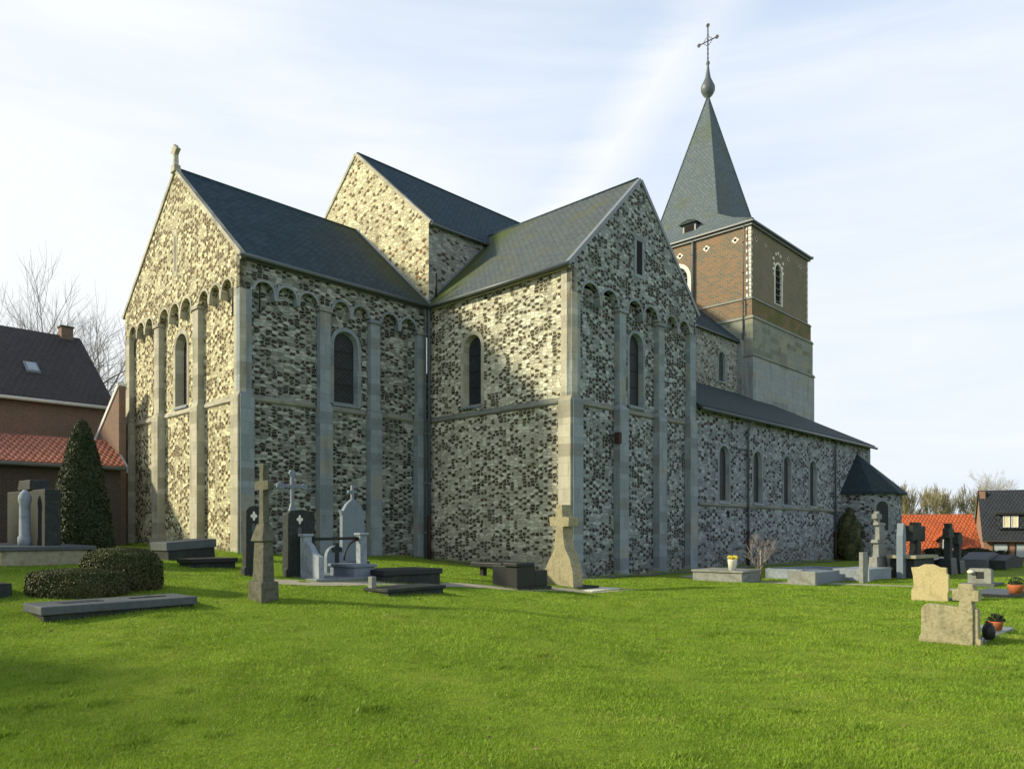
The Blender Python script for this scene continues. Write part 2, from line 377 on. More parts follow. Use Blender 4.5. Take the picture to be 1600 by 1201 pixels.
# ------------------------------------------------------------------ ground
def build_ground():
    def axis(lo, hi, near, fine, grow):
        a = [near]; st = fine
        while a[-1] < hi: a.append(a[-1]+st); st = st*grow if a[-1] > 35 else fine
        b = [near]; st = fine
        while b[-1] > lo: b.append(b[-1]-st); st = st*grow if b[-1] < -35 else fine
        return np.array(sorted(set(b+a)))
    xs = axis(-1800, 1800, 0., .7, 1.25); ys = axis(-60, 2600, 10., .7, 1.2)
    X, Y = np.meshgrid(xs, ys); Z = gz(X, Y)
    nx, ny = len(xs), len(ys)
    v = np.stack([X, Y, Z], -1).reshape(-1, 3)
    i = np.arange(nx*ny).reshape(ny, nx)
    f = np.stack([i[:-1, :-1], i[:-1, 1:], i[1:, 1:], i[1:, :-1]], -1).reshape(-1, 4)
    me = bpy.data.meshes.new('ground'); me.from_pydata(v.tolist(), [], f.tolist()); me.update()
    me.polygons.foreach_set('use_smooth', [True]*len(me.polygons))
    n = NT('lawn_ground'); p = n.tc.outputs['Object']
    a = n.noise(p, .35, 5, .6); b = n.noise(p, 3.0, 5, .65); c = n.noise(p, 45, 3, .6)
    col = n.mix(n.step(a, .35, .65), (.17, .27, .022), (.24, .32, .034))
    col = n.mix(n.math('MULTIPLY', n.step(b, .45, .7), .5), col, (.055, .105, .010))
    col = n.mix(n.math('MULTIPLY', n.step(c, .4, .7), .4), col, (.16, .19, .035))
    m = n.done(col, .95, n.bump(n.math('ADD', b, n.math('MULTIPLY', c, .8)), .8, .05), .1)
    me.materials.append(m)
    o = bpy.data.objects.new('ground', me); COL.objects.link(o); o['kind'] = 'structure'
build_ground()

PATHS = []
def W(u, v, z=0): return C1+A*u+B*v+Vector((0, 0, z))
def strip(name, pts, w, mat, up=.012):
    """a path laid on the ground along picture-plane way points"""
    P = [p if isinstance(p, Vector) else at(*p) for p in pts]; L = []; PATHS.append((P, w))
    for a, b in zip(P[:-1], P[1:]):
        k = max(2, int((b-a).length/.5))
        L += [a.lerp(b, i/k) for i in range(k)]
    L.append(P[-1]); mb = MB(); vs = []; J = 5
    for i, p in enumerate(L):
        d = (L[min(i+1, len(L)-1)]-L[max(i-1, 0)]); d.z = 0; d.normalize(); n_ = Vector((-d.y, d.x, 0))
        ww = w*(1+.18*math.sin(i*1.7)+.1*math.sin(i*.61))
        for j in range(J):
            q = p+n_*ww*(j/(J-1)-.5); vs.append((q.x, q.y, float(gz(q.x, q.y))+up))
    mb.add(vs, [(i*J+j, i*J+j+1, (i+1)*J+j+1, (i+1)*J+j) for i in range(len(L)-1) for j in range(J-1)], True)
    o = mb.build(name, mat, recalc=False); o['kind'] = 'structure'; return o
M['drain'] = plain('drain_slabs', (.20, .20, .17), .95, .6, 9, .1, bump=.6, stain=.4)
M['gravel'] = plain('path_gravel', (.40, .37, .29), .95, .6, 30, .1, bump=.8)
strip('path', [(425, 909), (560, 911), (700, 914), (800, 920), (900, 923), (985, 921)], .85, M['gravel'])
strip('gravel_path', [(1075, 899), (1150, 908), (1230, 911), (1340, 913), (1440, 917), (1520, 924), (1640, 934)], .75, M['gravel'])

strip('pavement', [W(-.35, 6.7), W(-.38, -.38), W(8.1, -.38), W(22., -.34)], .55, M['drain'], .02)
def build_grass():
    # short mown blades; density falls and blade size grows with distance
    N = 850000
    Y = 4.0+21*rng.random(N)**1.7
    X = (rng.random(N)*2-1)*(.78*Y+1.4)
    keep = np.ones(N, bool)
    # keep clear of church and dark damp strips
    rel = np.stack([X-C1.x, Y-C1.y], -1); u = rel@np.array([A.x, A.y]); v = rel@np.array([B.x, B.y])
    keep &= ~((u > -.1) & (v > -.1)) & ~((u > -7.9) & (v > 7.0))
    for P, w in PATHS:
        for a, b in zip(P[:-1], P[1:]):
            d = np.array([b.x-a.x, b.y-a.y]); t = np.clip(((X-a.x)*d[0]+(Y-a.y)*d[1])/(d@d), 0, 1)
            dist = np.hypot(X-a.x-t*d[0], Y-a.y-t*d[1]); keep &= ~(dist < w*(.42+.12*rng.random(len(X))))
    X, Y = X[keep], Y[keep]; N = len(X)
    Z = gz(X, Y)
    big = .5+.5*np.sin(X*1.7+np.sin(Y*1.3)*2)*np.sin(Y*1.9+np.sin(X*.9)*2)
    h = (.010+.013*rng.random(N)+.008*big)*(.9+Y*.035)
    w = (.0022+.0016*rng.random(N))*(.55+Y*.17)
    ang = rng.random(N)*2*np.pi
    lean = h*(.3+.9*rng.random(N)); la = rng.random(N)*2*np.pi
    # scattered coarser clumps
    nc = 90; cy = 4.6+17*rng.random(nc)**1.3; cx_ = (rng.random(nc)*2-1)*.7*cy; k = rng.integers(0, nc, N//34); sel = rng.choice(N, len(k), replace=False)
    rr_ = rng.normal(size=(len(k), 2))*.055; nx_, ny_ = cx_[k]+rr_[:, 0], cy[k]+rr_[:, 1]
    rel = np.stack([nx_-C1.x, ny_-C1.y], -1); u = rel@np.array([A.x, A.y]); v_ = rel@np.array([B.x, B.y])
    ok = ~((u > -.3) & (v_ > -.3)) & ~((u > -8.) & (v_ > 6.9))
    sel, nx_, ny_ = sel[ok], nx_[ok], ny_[ok]
    X[sel], Y[sel] = nx_, ny_; Z[sel] = gz(nx_, ny_); h[sel] = .022+.026*rng.random(len(sel)); lean[sel] = h[sel]*.8
    tx, ty = X+np.cos(la)*lean, Y+np.sin(la)*lean
    dx, dy = np.cos(ang)*w, np.sin(ang)*w
    tx, ty = X+np.cos(la)*lean, Y+np.sin(la)*lean
    v = np.empty((N, 3, 3), np.float32)
    v[:, 0] = np.stack([X-dx, Y-dy, Z-.004], -1); v[:, 1] = np.stack([X+dx, Y+dy, Z-.004], -1); v[:, 2] = np.stack([tx, ty, Z+h], -1)
    me = bpy.data.meshes.new('grass'); me.vertices.add(N*3); me.vertices.foreach_set('co', v.ravel())
    me.loops.add(N*3); me.loops.foreach_set('vertex_index', np.arange(N*3, dtype=np.int32))
    me.polygons.add(N); me.polygons.foreach_set('loop_start', np.arange(0, N*3, 3, dtype=np.int32))
    me.polygons.foreach_set('loop_total', np.full(N, 3, np.int32)); me.update()
    at_ = me.attributes.new('rnd', 'FLOAT', 'FACE'); at_.data.foreach_set('value', rng.random(N).astype(np.float32))
    n = NT('grass_blades'); p = n.tc.outputs['Object']
    r = n.n('ShaderNodeAttribute', attribute_name='rnd').outputs['Fac']
    a = n.noise(p, .5, 6, .68); b = n.noise(p, 1.6, 6, .7)
    col = n.mix(n.step(a, .35, .65), (.175, .33, .028), (.265, .415, .042))
    col = n.mix(n.math('MULTIPLY', n.step(b, .44, .62), .75), col, (.085, .185, .016))
    col = n.mix(n.math('MULTIPLY', n.step(n.noise(p, .9, 5, .7), .55, .68), .55), col, (.42, .44, .11))
    col = n.mix(n.math('MULTIPLY', r, .35), col, (.36, .45, .06))
    col = n.mix(n.math('GREATER_THAN', r, .965), col, (.28, .25, .10))
    m = n.done(col, .6, None, .25)
    tr = n.n('ShaderNodeBsdfTranslucent'); n.put(tr.inputs[0], n.mix(.5, col, (.30, .42, .02)))
    mx = n.n('ShaderNodeMixShader'); mx.inputs[0].default_value = .35
    n.l(n.b.outputs[0], mx.inputs[1]); n.l(tr.outputs[0], mx.inputs[2])
    n.l(mx.outputs[0], n.t.nodes['Material Output'].inputs[0])
    me.materials.append(m)
    o = bpy.data.objects.new('grass', me); COL.objects.link(o)
    tag(o, 'short mown green grass of the churchyard lawn', 'grass', kind='stuff')
build_grass()

# ------------------------------------------------------------------ the church
church = empty('church', C1, ROT)
tag(church, 'large Romanesque stone church with speckled rubble walls, slate roofs and a spired brick tower', 'church')
Zv = Vector((0, 0, 1))
class Fr:
    """a vertical wall plane: s along X, z up, N outward"""
    def __init__(s, O, X, N): s.O = Vector(O); s.X = Vector(X); s.N = Vector(N)
    def p(s, a, z, d=0.): return s.O+s.X*a+Zv*z+s.N*d
    def poly(s, pts, d=0.): return [s.p(a, z, d) for a, z in pts]
    def box(s, mb, a0, a1, z0, z1, d0, d1):
        return mb.prism(s.poly([(a0, z0), (a1, z0), (a1, z1), (a0, z1)], d0), s.N*(d1-d0))
def archpts(c, w, z0, zs, n=12):
    """round-headed outline: base z0, springing zs, half-width w (counter-clockwise)"""
    return [(c-w, z0), (c+w, z0)]+[(c+w*math.cos(math.pi*i/n), zs+w*math.sin(math.pi*i/n)) for i in range(n+1)]
def window(fr, c, z0, z1, w, d=0., deep=.45, surround=.2, mat='stone', glass='glass', proud=.012, sill=True, bars=True):
    """stone surround ring with splayed reveal, glass and sill behind; face of the wall at depth d"""
    zs = z1-w
    mb = MB()
    outer = archpts(c, w+surround, z0-.04, zs); inner = archpts(c, w, z0, zs)
    mb.prism(fr.poly(outer, d+.002-deep*.0), fr.N*proud, [fr.poly(inner, d+.002)])
    m = len(inner); back = archpts(c, w*.88, z0+.06, zs)
    vs = fr.poly(inner, d+.002)+fr.poly(back, d-deep)
    mb.add(vs, [(i, (i+1) % m, m+(i+1) % m, m+i) for i in range(m)])
    o = mb.build('window', M[mat], church)
    g = MB(); g.sheet(fr.poly([(a, z) for a, z in back], d-deep+.02)); gl = g.build('glass', M[glass], o, recalc=False)
    if bars:
        k = 4
        for i in range(1, k):
            b = MB(); z = z0+.1+(z1-z0-.22)*i/k; fr.box(b, c-w*.78, c+w*.78, z-.012, z+.012, d-deep+.03, d-deep+.05)
            b.build('saddle_bar', M['iron'], o)
    if sill:
        s = MB(); s.prism([fr.p(c-w-.06, z0-.12, d), fr.p(c-w-.06, z0+.0, d), fr.p(c-w-.06, z0-.07, d+.07), fr.p(c-w-.06, z0-.12, d+.07)], fr.X*(2*w+.12)); s.build('sill', M['stone'], o)
    return archpts(c, w, z0, zs)
def pilaster(fr, a0, a1, ztop, zmid=5.88, d0=-.22, proud=0., mat='stone', cap=True, zb=-.4, grow=.07, left=True, right=True):
    mb = MB(); g0 = grow if left else 0; g1 = grow if right else 0
    fr.box(mb, a0, a1, zmid+.1, ztop, d0, proud)
    fr.box(mb, a0-g0, a1+g1, zb, zmid-.06, d0, proud+.07)
    # weathered offset
    q = [fr.p(a0-g0, zmid-.06, d0), fr.p(a1+g1, zmid-.06, d0), fr.p(a1+g1, zmid-.06, proud+.07), fr.p(a0-g0, zmid-.06, proud+.07),
         fr.p(a0, zmid+.1, d0), fr.p(a1, zmid+.1, d0), fr.p(a1, zmid+.1, proud), fr.p(a0, zmid+.1, proud)]
    mb.add(q, [(4,5,6,7),(0,1,5,4),(1,2,6,5),(2,3,7,6),(3,0,4,7)])
    if cap:
        fr.box(mb, a0-.05, a1+.05, ztop, ztop+.13, d0, proud+.05)
    return mb.build('pilaster', M[mat], church, bevel=.012)
def frieze(fr, L, zt, bays, top, zspring, mat, stone, back=-.22):
    """the skin over the arches: rubble with a scalloped lower edge, plus a ring of voussoirs to each arch and corbels between"""
    pts = []
    for (a0, a1, k) in bays:
        pts.append((a0, zspring-.02)) if a0 > .001 else None
        wv = (a1-a0)/k
        for j in range(k):
            c = a0+wv*(j+.5); r = wv*.5-.07 if k < 4 else wv*.5-.05
            seg = [(c-r*math.cos(math.pi*i/12), zspring+r*math.sin(math.pi*i/12)) for i in range(13)]
            pts += seg
            ro = r+.085
            ring = [(c-ro*math.cos(math.pi*i/12), zspring+ro*math.sin(math.pi*i/12)) for i in range(13)]
            rings = MB(); rings.prism(fr.poly(ring+seg[::-1], .0), fr.N*(.022+.003*(j % 2)))
            rings.build('arch', M[stone], church); rings = MB()
            if j < k-1:
                cc = a0+wv*(j+1)
                rings.prism([fr.p(cc-.09, zspring+.04, back), fr.p(cc+.09, zspring+.04, back), fr.p(cc+.05, zspring-.20, back), fr.p(cc-.05, zspring-.20, back)], fr.N*(-back+.035))
                rings.build('corbel', M[stone], church)
    outline = [(0, zspring-.02)]+pts+[(L, zspring-.02)]+top
    # drop repeats
    o2 = []
    for p in outline:
        if not o2 or (abs(p[0]-o2[-1][0])+abs(p[1]-o2[-1][1])) > 1e-4: o2.append(p)
    mb = MB(); mb.prism(fr.poly(o2, back+.003), fr.N*(-back-.003)); mb.build('upper_wall', M[mat], church)

EAVE, LT, PT, LC, WC = 10.32, 7.85, 7.134, 7.74, 9.758
APT, APC, NE, NA = 14.2, 14.48, 13.6, 17.85
NU = 25.85                                   # tower east face
# transept south face (y = 0), x from 0 to LT
fS = Fr((0, 0, 0), (1, 0, 0), (0, -1, 0))
mb = MB()
w1 = archpts(3.925+.05, .44, 6.12, 8.75-.44)
g1 = [(3.62, 10.8), (4.06, 10.8), (4.06, 12.05), (3.62, 12.05)]
mb.sheet(fS.poly([(0, -.5), (LT, -.5), (LT, 9.7), (0, 9.7)], -.22), [fS.poly(w1, -.22)])
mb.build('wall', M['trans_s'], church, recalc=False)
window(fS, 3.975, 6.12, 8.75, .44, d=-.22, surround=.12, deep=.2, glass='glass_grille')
pils = [(0, .46), (2.64, 3.04), (5.14, 5.54), (LT-.46, LT)]
for i, (a, b) in enumerate(pils):
    e = i in (0, 3)
    pilaster(fS, a, b, 10.2 if e else 9.22, cap=not e, proud=.0 if not e else -.002, left=i != 0, right=i != 3)
top = [(LT, EAVE-.02), (LT/2, APT-.02), (0, EAVE-.02)]
# gable skin with slit opening: build with a hole
def frieze_hole(fr, L, bays, top, zspring, mat, stone, hole, back=-.22):
    frieze(fr, L, 0, bays, top, zspring, mat, stone, back)
bays = [(.48, 2.60, 2), (3.08, 5.10, 2), (5.58, LT-.48, 2)]
frieze(fS, LT, 0, bays, top, 9.36, 'trans_s', 'stone')
# slit window in the gable: stone frame and a dark sheet painted for the shade inside
def slit(fr, a0, a1, z0, z1, fw=.13, mat='stone'):
    mb = MB(); mb.prism(fr.poly([(a0-fw, z0-fw), (a1+fw, z0-fw), (a1+fw, z1+fw*1.3), (a0-fw, z1+fw*1.3)], -.05), fr.N*.066, [fr.poly([(a0, z0), (a1, z0), (a1, z1), (a0, z1)], -.05)])
    o = mb.build('window', M[mat], church)
    g = MB(); g.sheet(fr.poly([(a0-.02, z0-.02), (a1+.02, z0-.02), (a1+.02, z1+.02), (a0-.02, z1+.02)], .003)); g.build('opening', M['opening_dark'], o, recalc=False)
slit(fS, 3.66, 4.02, 10.8, 12.0)
# transept east wall (x = 0), s = y from 0 to PT
fE = Fr((0, 0, 0), (0, 1, 0), (-1, 0, 0))
w2 = archpts(4.75, .47, 6.2, 8.78-.47)
mb = MB(); mb.sheet(fE.poly([(.0, -.5), (PT+.2, -.5), (PT+.2, EAVE-.02), (0, EAVE-.02)], -.06), [fE.poly(w2, -.06)])
mb.build('wall', M['trans_e'], church, recalc=False)
window(fE, 4.75, 6.2, 8.78, .47, d=-.06, surround=.15, deep=.25, mat='stone_sunlit')
pilaster(fE, 0, .46, 10.2, d0=-.3, proud=.0, mat='stone_sunlit', cap=False, left=False)
# transept west wall (closes the volume above the aisle)
fW = Fr((LT, 0, 0), (0, 1, 0), (1, 0, 0))
mb = MB(); mb.sheet(fW.poly([(.0, -.5), (PT+.2, -.5), (PT+.2, EAVE-.02), (0, EAVE-.02)], -.002)); mb.build('wall', M['clere'], church, recalc=False)
# chancel south wall (y = PT) from x=-LC to 0
fC = Fr((-LC, PT, 0), (1, 0, 0), (0, -1, 0))
w3c = LC-3.66
w3 = archpts(w3c, .50, 6.10, 8.66-.50)
mb = MB(); mb.sheet(fC.poly([(0, -.5), (LC, -.5), (LC, 9.7), (0, 9.7)], -.22), [fC.poly(w3, -.22)])
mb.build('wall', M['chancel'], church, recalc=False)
window(fC, w3c, 6.10, 8.66, .50, d=-.22, surround=.14, deep=.2)
cp = [(0, .42), (2.90, 3.32), (5.00, 5.42), (7.18, 7.62)]
for i, (a, b) in enumerate(cp):
    e = i in (0, 3)
    pilaster(fC, a, b, 10.2 if i == 0 else 9.12, cap=i != 0, proud=-.002 if i == 0 else 0, left=i != 0, right=i != 3, grow=.05)
frieze(fC, LC-.02, 0, [(.44, 2.86, 3), (3.36, 4.96, 2), (5.46, 7.14, 2)], [(LC-.02, EAVE-.02), (0, EAVE-.02)], 9.26, 'chancel', 'stone')
# chancel east gable (x = -LC) s = y-PT from 0 to WC
fG = Fr((-LC, PT, 0), (0, 1, 0), (-1, 0, 0))
w4 = archpts(4.90, .50, 6.10, 8.70-.50)
mb = MB(); mb.sheet(fG.poly([(0, -.5), (WC, -.5), (WC, 9.9), (0, 9.9)], -.22), [fG.poly(w4, -.22)])
mb.build('wall', M['east'], church, recalc=False)
window(fG, 4.90, 6.10, 8.70, .50, d=-.22, surround=.16, deep=.3, mat='stone_sunlit')
gp = [(0, .42), (3.02, 3.46), (6.38, 6.82), (WC-.42, WC)]
for i, (a, b) in enumerate(gp):
    e = i in (0, 3)
    pilaster(fG, a, b, 10.2 if e else 9.18, cap=not e, proud=-.002 if e else 0, left=i != 0, right=i != 3, mat='stone_sunlit')
frieze(fG, WC, 0, [(.44, 2.98, 3), (3.50, 6.34, 3), (6.86, WC-.44, 3)], [(WC, EAVE-.02), (WC/2, APC-.02), (0, EAVE-.02)], 9.32, 'east', 'stone_sunlit')
# cross-shaped slit in the east gable
o = MB(); fG.box(o, 4.72, 5.02, 10.7, 12.4, -.02, .016)
o.build('slit_surround', M['stone_sunlit'], church)
o = MB(); o.sheet(fG.poly([(4.83, 10.9), (4.90, 10.9), (4.90, 12.15), (4.83, 12.15)], .02)); o.build('slit', M['opening_dark'], church, recalc=False)
# north walls, closing the volumes
mb = MB(); mb.sheet([(-LC, PT+WC, -.5), (NU, PT+WC, -.5), (NU, PT+WC, EAVE), (-LC, PT+WC, EAVE)]); mb.build('north_wall', M['clere'], church, recalc=False)
# string courses
def string(fr, a0, a1, z, d=-.22, out=.07, mat='stone', h=.16):
    mb = MB(); mb.prism([fr.p(a0, z+.05, d), fr.p(a0, z-.05, d+out), fr.p(a0, z-h+.03, d+out), fr.p(a0, z-h-.02, d+.01), fr.p(a0, z-h-.02, d)], fr.X*(a1-a0))
    return mb.build('string_course', M[mat], church)
for a, b in ((.53, 2.5), (3.24, 4.98), (5.72, LT-.6)): string(fS, a, b, 5.92, mat='string')
for a, b in ((.5, 2.8), (3.5, 4.88), (5.57, 7.05)): string(fC, a, b, 5.92, mat='string')
for a, b in ((.58, 2.88), (3.62, 6.22), (6.98, WC-.6)): string(fG, a, b, 5.92, mat='stone_sunlit')
string(fE, .54, PT-.02, 5.92, d=-.06, mat='string')
# nave: east gable, clerestory
fN = Fr((0, PT, 0), (0, 1, 0), (-1, 0, 0))
mb = MB(); mb.prism(fN.poly([(0, EAVE-1.), (WC, EAVE-1.), (WC, NE-.02), (WC/2, NA-.02), (0, NE-.02)], -.5), fN.N*.52); mb.build('upper_wall', M['nave_gable'], church)
fK = Fr((0, PT, 0), (1, 0, 0), (0, -1, 0))
kw = [10.8, 14.9, 19.1, 23.3]
hol = [fK.poly(archpts(c, .42, 10.75, 12.55-.42), .01) for c in kw]
mb = MB(); mb.sheet(fK.poly([(-.01, 9.), (NU, 9.), (NU, NE-.02), (-.01, NE-.02)], .01), hol); mb.build('wall', M['clere'], church, recalc=False)
for c in kw: window(fK, c, 10.75, 12.55, .42, d=.01, deep=.16, surround=.14, mat='stone')

# roofs
def slab(name, p, mat, th=.13, **k):
    """p: polygon corners of the upper face (any order round), thickened downwards"""
    mb = MB(); mb.prism([Vector(q) for q in p], (0, 0, -th)); return mb.build(name, M[mat], church, **k)
def gable_roof(name, x0, x1, y0, y1, ze, zr, mat_s, mat_n, axis='x', over=.16, k0=0., k1=0.):
    """ridge along axis; eaves overhang by `over` down the slope"""
    if axis == 'x':
        ym = (y0+y1)/2; sl = (zr-ze)/(ym-y0); zo = ze-over*sl
        slab(name, [(x0, y0-over, zo+.12), (x1, y0-over, zo+.12), (x1+k1, ym, zr+.12), (x0, ym, zr+.12)], mat_s)
        slab(name, [(x0, y1+over, zo+.12), (x1, y1+over, zo+.12), (x1, ym+.003, zr+.117), (x0, ym+.003, zr+.117)], mat_n)
    else:
        xm = (x0+x1)/2; sl = (zr-ze)/(xm-x0); zo = ze-over*sl
        slab(name, [(x0-over, y0, zo+.12), (x0-over, y1, zo+.12), (xm, y1+k1, zr+.12), (xm, y0, zr+.12)], mat_s)
        slab(name, [(x1+over, y0, zo+.12), (x1+over, y1, zo+.12), (xm+.003, y1+k1, zr+.117), (xm+.003, y0, zr+.117)], mat_n)
gable_roof('roof', -LC+.02, -.03, PT, PT+WC, EAVE, APC, 'slate_chancel', 'slate')
gable_roof('roof', .0, LT, .02, PT-.03, EAVE, APT, 'slate_moss_sunlit', 'slate', axis='y', k1=.85)
gable_roof('roof', .0, NU-.02, PT, PT+WC, NE, NA, 'slate', 'slate')
# ridge tiles
def ridge(p, q, r=.07, mat='lead'):
    mb = MB(); mb.tube([p, q], r, 8); mb.build('ridge_cap', M[mat], church)
ridge((-LC+.1, PT+WC/2, APC+.10), (-.03, PT+WC/2, APC+.10), mat='slate')
ridge((LT/2, .1, APT+.10), (LT/2, PT+.8, APT+.10), mat='slate')
ridge((.05, PT+WC/2, NA+.10), (NU-.05, PT+WC/2, NA+.10), mat='slate')
# verge copings: stone/lead strips along the gable edges
def verge(fr, a0, z0, a1, z1, w=.13, th=.09, mat='lead', d0=-.12, d1=.05, up=.10):
    dx, dz = a1-a0, z1-z0; L = math.hypot(dx, dz); nx, nz = -dz/L, dx/L
    if nz < 0: nx, nz = -nx, -nz
    pts = [(a0-nx*(w-up), z0-nz*(w-up)), (a1-nx*(w-up), z1-nz*(w-up)), (a1+nx*up, z1+nz*up), (a0+nx*up, z0+nz*up)]
    mb = MB(); mb.prism(fr.poly(pts, d0), fr.N*(d1-d0)); return mb.build('verge', M[mat], church)
sl = (APC-EAVE)/(WC/2)
verge(fG, -.18, EAVE-.18*sl, WC/2, APC, mat='stone_sunlit'); verge(fG, WC+.18, EAVE-.18*sl, WC/2-.0, APC-.001, mat='stone_sunlit', d1=.048)
sl = (APT-EAVE)/(LT/2)
verge(fS, -.16, EAVE-.16*sl, LT/2, APT, mat='lead'); verge(fS, LT+.16, EAVE-.16*sl, LT/2, APT-.001, mat='lead', d1=.048)
sl = (NA-NE)/(WC/2)
verge(fN, -.1, NE-.1*sl, WC/2, NA, mat='stone_sunlit', d0=-.1, d1=.07); verge(fN, WC+.1, NE-.1*sl, WC/2, NA-.001, mat='stone_sunlit', d0=-.1, d1=.068)
# lead flashings where the lower roofs meet the upper walls
def flash(p, q, w=.16, mat='lead'):
    p, q = Vector(p), Vector(q); mb = MB()
    mb.tube([p, q], w/2, 4); mb.build('flashing', M[mat], church)
flash((-.02, PT-.1, EAVE+.05), (-.02, PT+WC/2, APC+.16)); flash((-.02, PT+WC+.1, EAVE+.05), (-.02, PT+WC/2, APC+.16))
flash((-.05, PT-.03, EAVE+.13), (LT/2-.65, PT-.03, NE-.02+.1), .12, 'gutter')
# gutters
def gutter(p, q, r=.07, mat='gutter'):
    mb = MB(); mb.tube([p, q], r, 8); mb.build('gutter', M[mat], church)
gutter((-LC-.1, PT-.22, EAVE-.10), (-.02, PT-.22, EAVE-.10))
gutter((-.22, -.05, EAVE-.14), (-.22, PT-.1, EAVE-.14))
gutter((-.02, PT-.18, NE-.12), (LT/2-.9, PT-.18, NE-.12), .06)
gutter((12, PT-.18, NE-.12), (NU, PT-.18, NE-.12), .06)
# cornice shadow board under eaves
def board(fr, a0, a1, z, h=.12, d0=-.02, d1=.09, mat='stone'):
    mb = MB(); fr.box(mb, a0, a1, z-h, z, d0, d1); mb.build('eaves_board', M[mat], church)
board(fC, .0, LC-.05, EAVE-.08, mat='gutter'); board(fE, .05, PT-.1, EAVE-.10, mat='stone_sunlit')
# downpipes
def pipe(path, r=.05, mat='pipe', boot=None):
    mb = MB(); mb.tube(path, r, 8); o = mb.build('downpipe', M[mat], church)
    z0, z1 = path[-1][2], path[-2][2]
    bk = MB(); x, y = path[-1][0], path[-1][1]
    z = z0+1.2
    while z < z1: bk.lathe([(r+.02, z-.04), (r+.02, z+.04)], 8, (x, y)); z += 1.9
    if bk.v: bk.build('bracket', M['gutter'], o)
    if boot:
        b = MB(); b.tube([(x, y, z0-.02), (x, y, z0+boot)], r+.022, 8); b.build('boot', M['rustpipe'], o)
pipe([(-.2, PT-.2, EAVE-.1), (-.16, PT-.20, EAVE-.5), (-.16, PT-.20, .3)], .055, boot=1.9)
pipe([(-.34, PT-.16, EAVE-.2), (-.32, PT-.16, EAVE-.5), (-.32, PT-.16, .3)], .04)
# little iron vent pipe in the roof valley
mb = MB(); mb.tube([(-.12, PT-.55, EAVE+.2), (-.12, PT-.55, EAVE+1.1)], .05, 8); mb.build('vent_pipe', M['iron'], church)
# iron wall anchors
def anchor(fr, a, z0, z1, d=.05):
    mb = MB(); mb.tube([fr.p(a, z0, d), fr.p(a, z1, d)], .028, 6); mb.tube([fr.p(a-.1, z0+.1, d), fr.p(a, z0-.02, d), fr.p(a+.1, z0+.1, d)], .024, 6)
    mb.tube([fr.p(a-.12, z1-.12, d), fr.p(a+.12, z1-.06, d)], .024, 6); mb.build('wall_anchor', M['iron'], church)
anchor(fG, .62, 8.5, 9.75, -.08); anchor(fG, WC-.8, 8.5, 9.75, -.08); anchor(fC, .72, 8.6, 9.8, -.08)
# rusty letter-box sized iron plate on transept pilaster
mb = MB(); fS.box(mb, 2.45, 2.62, 4.62, 5.0, -.1, .10); mb.build('iron_box', M['rustpipe'], church)
# east finial cross
mb = MB(); yc = PT+WC/2
mb.box(-LC-.12, -LC+.16, yc-.17, yc+.17, APC-.05, APC+.22, .03)
mb.box(-LC-.07, -LC+.10, yc-.085, yc+.085, APC+.2, APC+.6, .01)
mb.prism([(-LC-.07, yc+.30*math.cos(t)*(1 if i % 2 == 0 else .62), APC+.72+.24*math.sin(t)*(1 if i % 2 == 0 else .62)+.02) for i, t in enumerate([math.pi*2*k/8 for k in range(8)])], (.16, 0, 0))
mb.build('finial_cross', M['stone_sunlit'], church, bevel=.02)
for o_ in [bpy.data.objects['finial_cross']]: o_['label'] = 'small lichened stone cross on the east gable'

# south aisle with lean-to roof
AU0, AU1, AZ, AR = LT+.0, 28.0, 6.62, 10.15
AV = .06
fA = Fr((0, AV, 0), (1, 0, 0), (0, -1, 0))
aw = [10.25, 13.35, 16.5, 19.6]
holes = [fA.poly(archpts(c, .43, 2.83, 5.17-.43), 0) for c in aw]
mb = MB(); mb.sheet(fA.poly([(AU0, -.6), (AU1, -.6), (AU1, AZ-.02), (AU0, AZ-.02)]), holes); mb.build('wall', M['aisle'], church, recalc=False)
for c in aw: window(fA, c, 2.83, 5.17, .43, d=0, deep=.17, surround=.12)
mb = MB(); mb.prism([(AU1-.004, AV+.001, -.9), (AU1-.004, 6.4, -.9), (AU1-.004, 6.4, AR-.6), (AU1-.004, AV+.001, AZ-.05)], (-.3, 0, 0)); mb.build('wall', M['aisle'], church)
string(fA, AU0+.28, AU1-4.4, 2.72, d=0, out=.06, h=.12, mat='string')
fA2 = fA
rs = (AR-AZ)/(PT-AV)
slab('roof', [(AU0+.02, AV-.25, AZ-.25*rs+.12), (AU1+.18, AV-.25, AZ-.25*rs+.12), (AU1+.18, PT-.01, AR+.12), (AU0+.02, PT-.01, AR+.12)], 'slate_aisle')
gutter((AU0+.05, AV-.33, AZ-.16), (AU1+.2, AV-.33, AZ-.16), .075)
pipe([(11.95+.3, AV-.3, AZ-.2), (12.25, AV-.10, AZ-.55), (12.25, AV-.10, .0)], .05, boot=1.6)
pipe([(22.4, AV-.3, AZ-.2), (22.4, AV-.10, AZ-.55), (22.4, AV-.10, .0)], .05, boot=1.6)
for a in (10.6, 19.6):
    mb = MB(); fA.box(mb, a-.11, a+.11, 2.15, 2.42, -.02, .012); mb.build('putlog_hole', M['opening_dark'], church)
# flat stone strip against transept corner
mb = MB(); fA.box(mb, 27.5, 28.02, -.6, AZ-.1, -.2, .03); mb.build('pilaster', M['stone'], church)

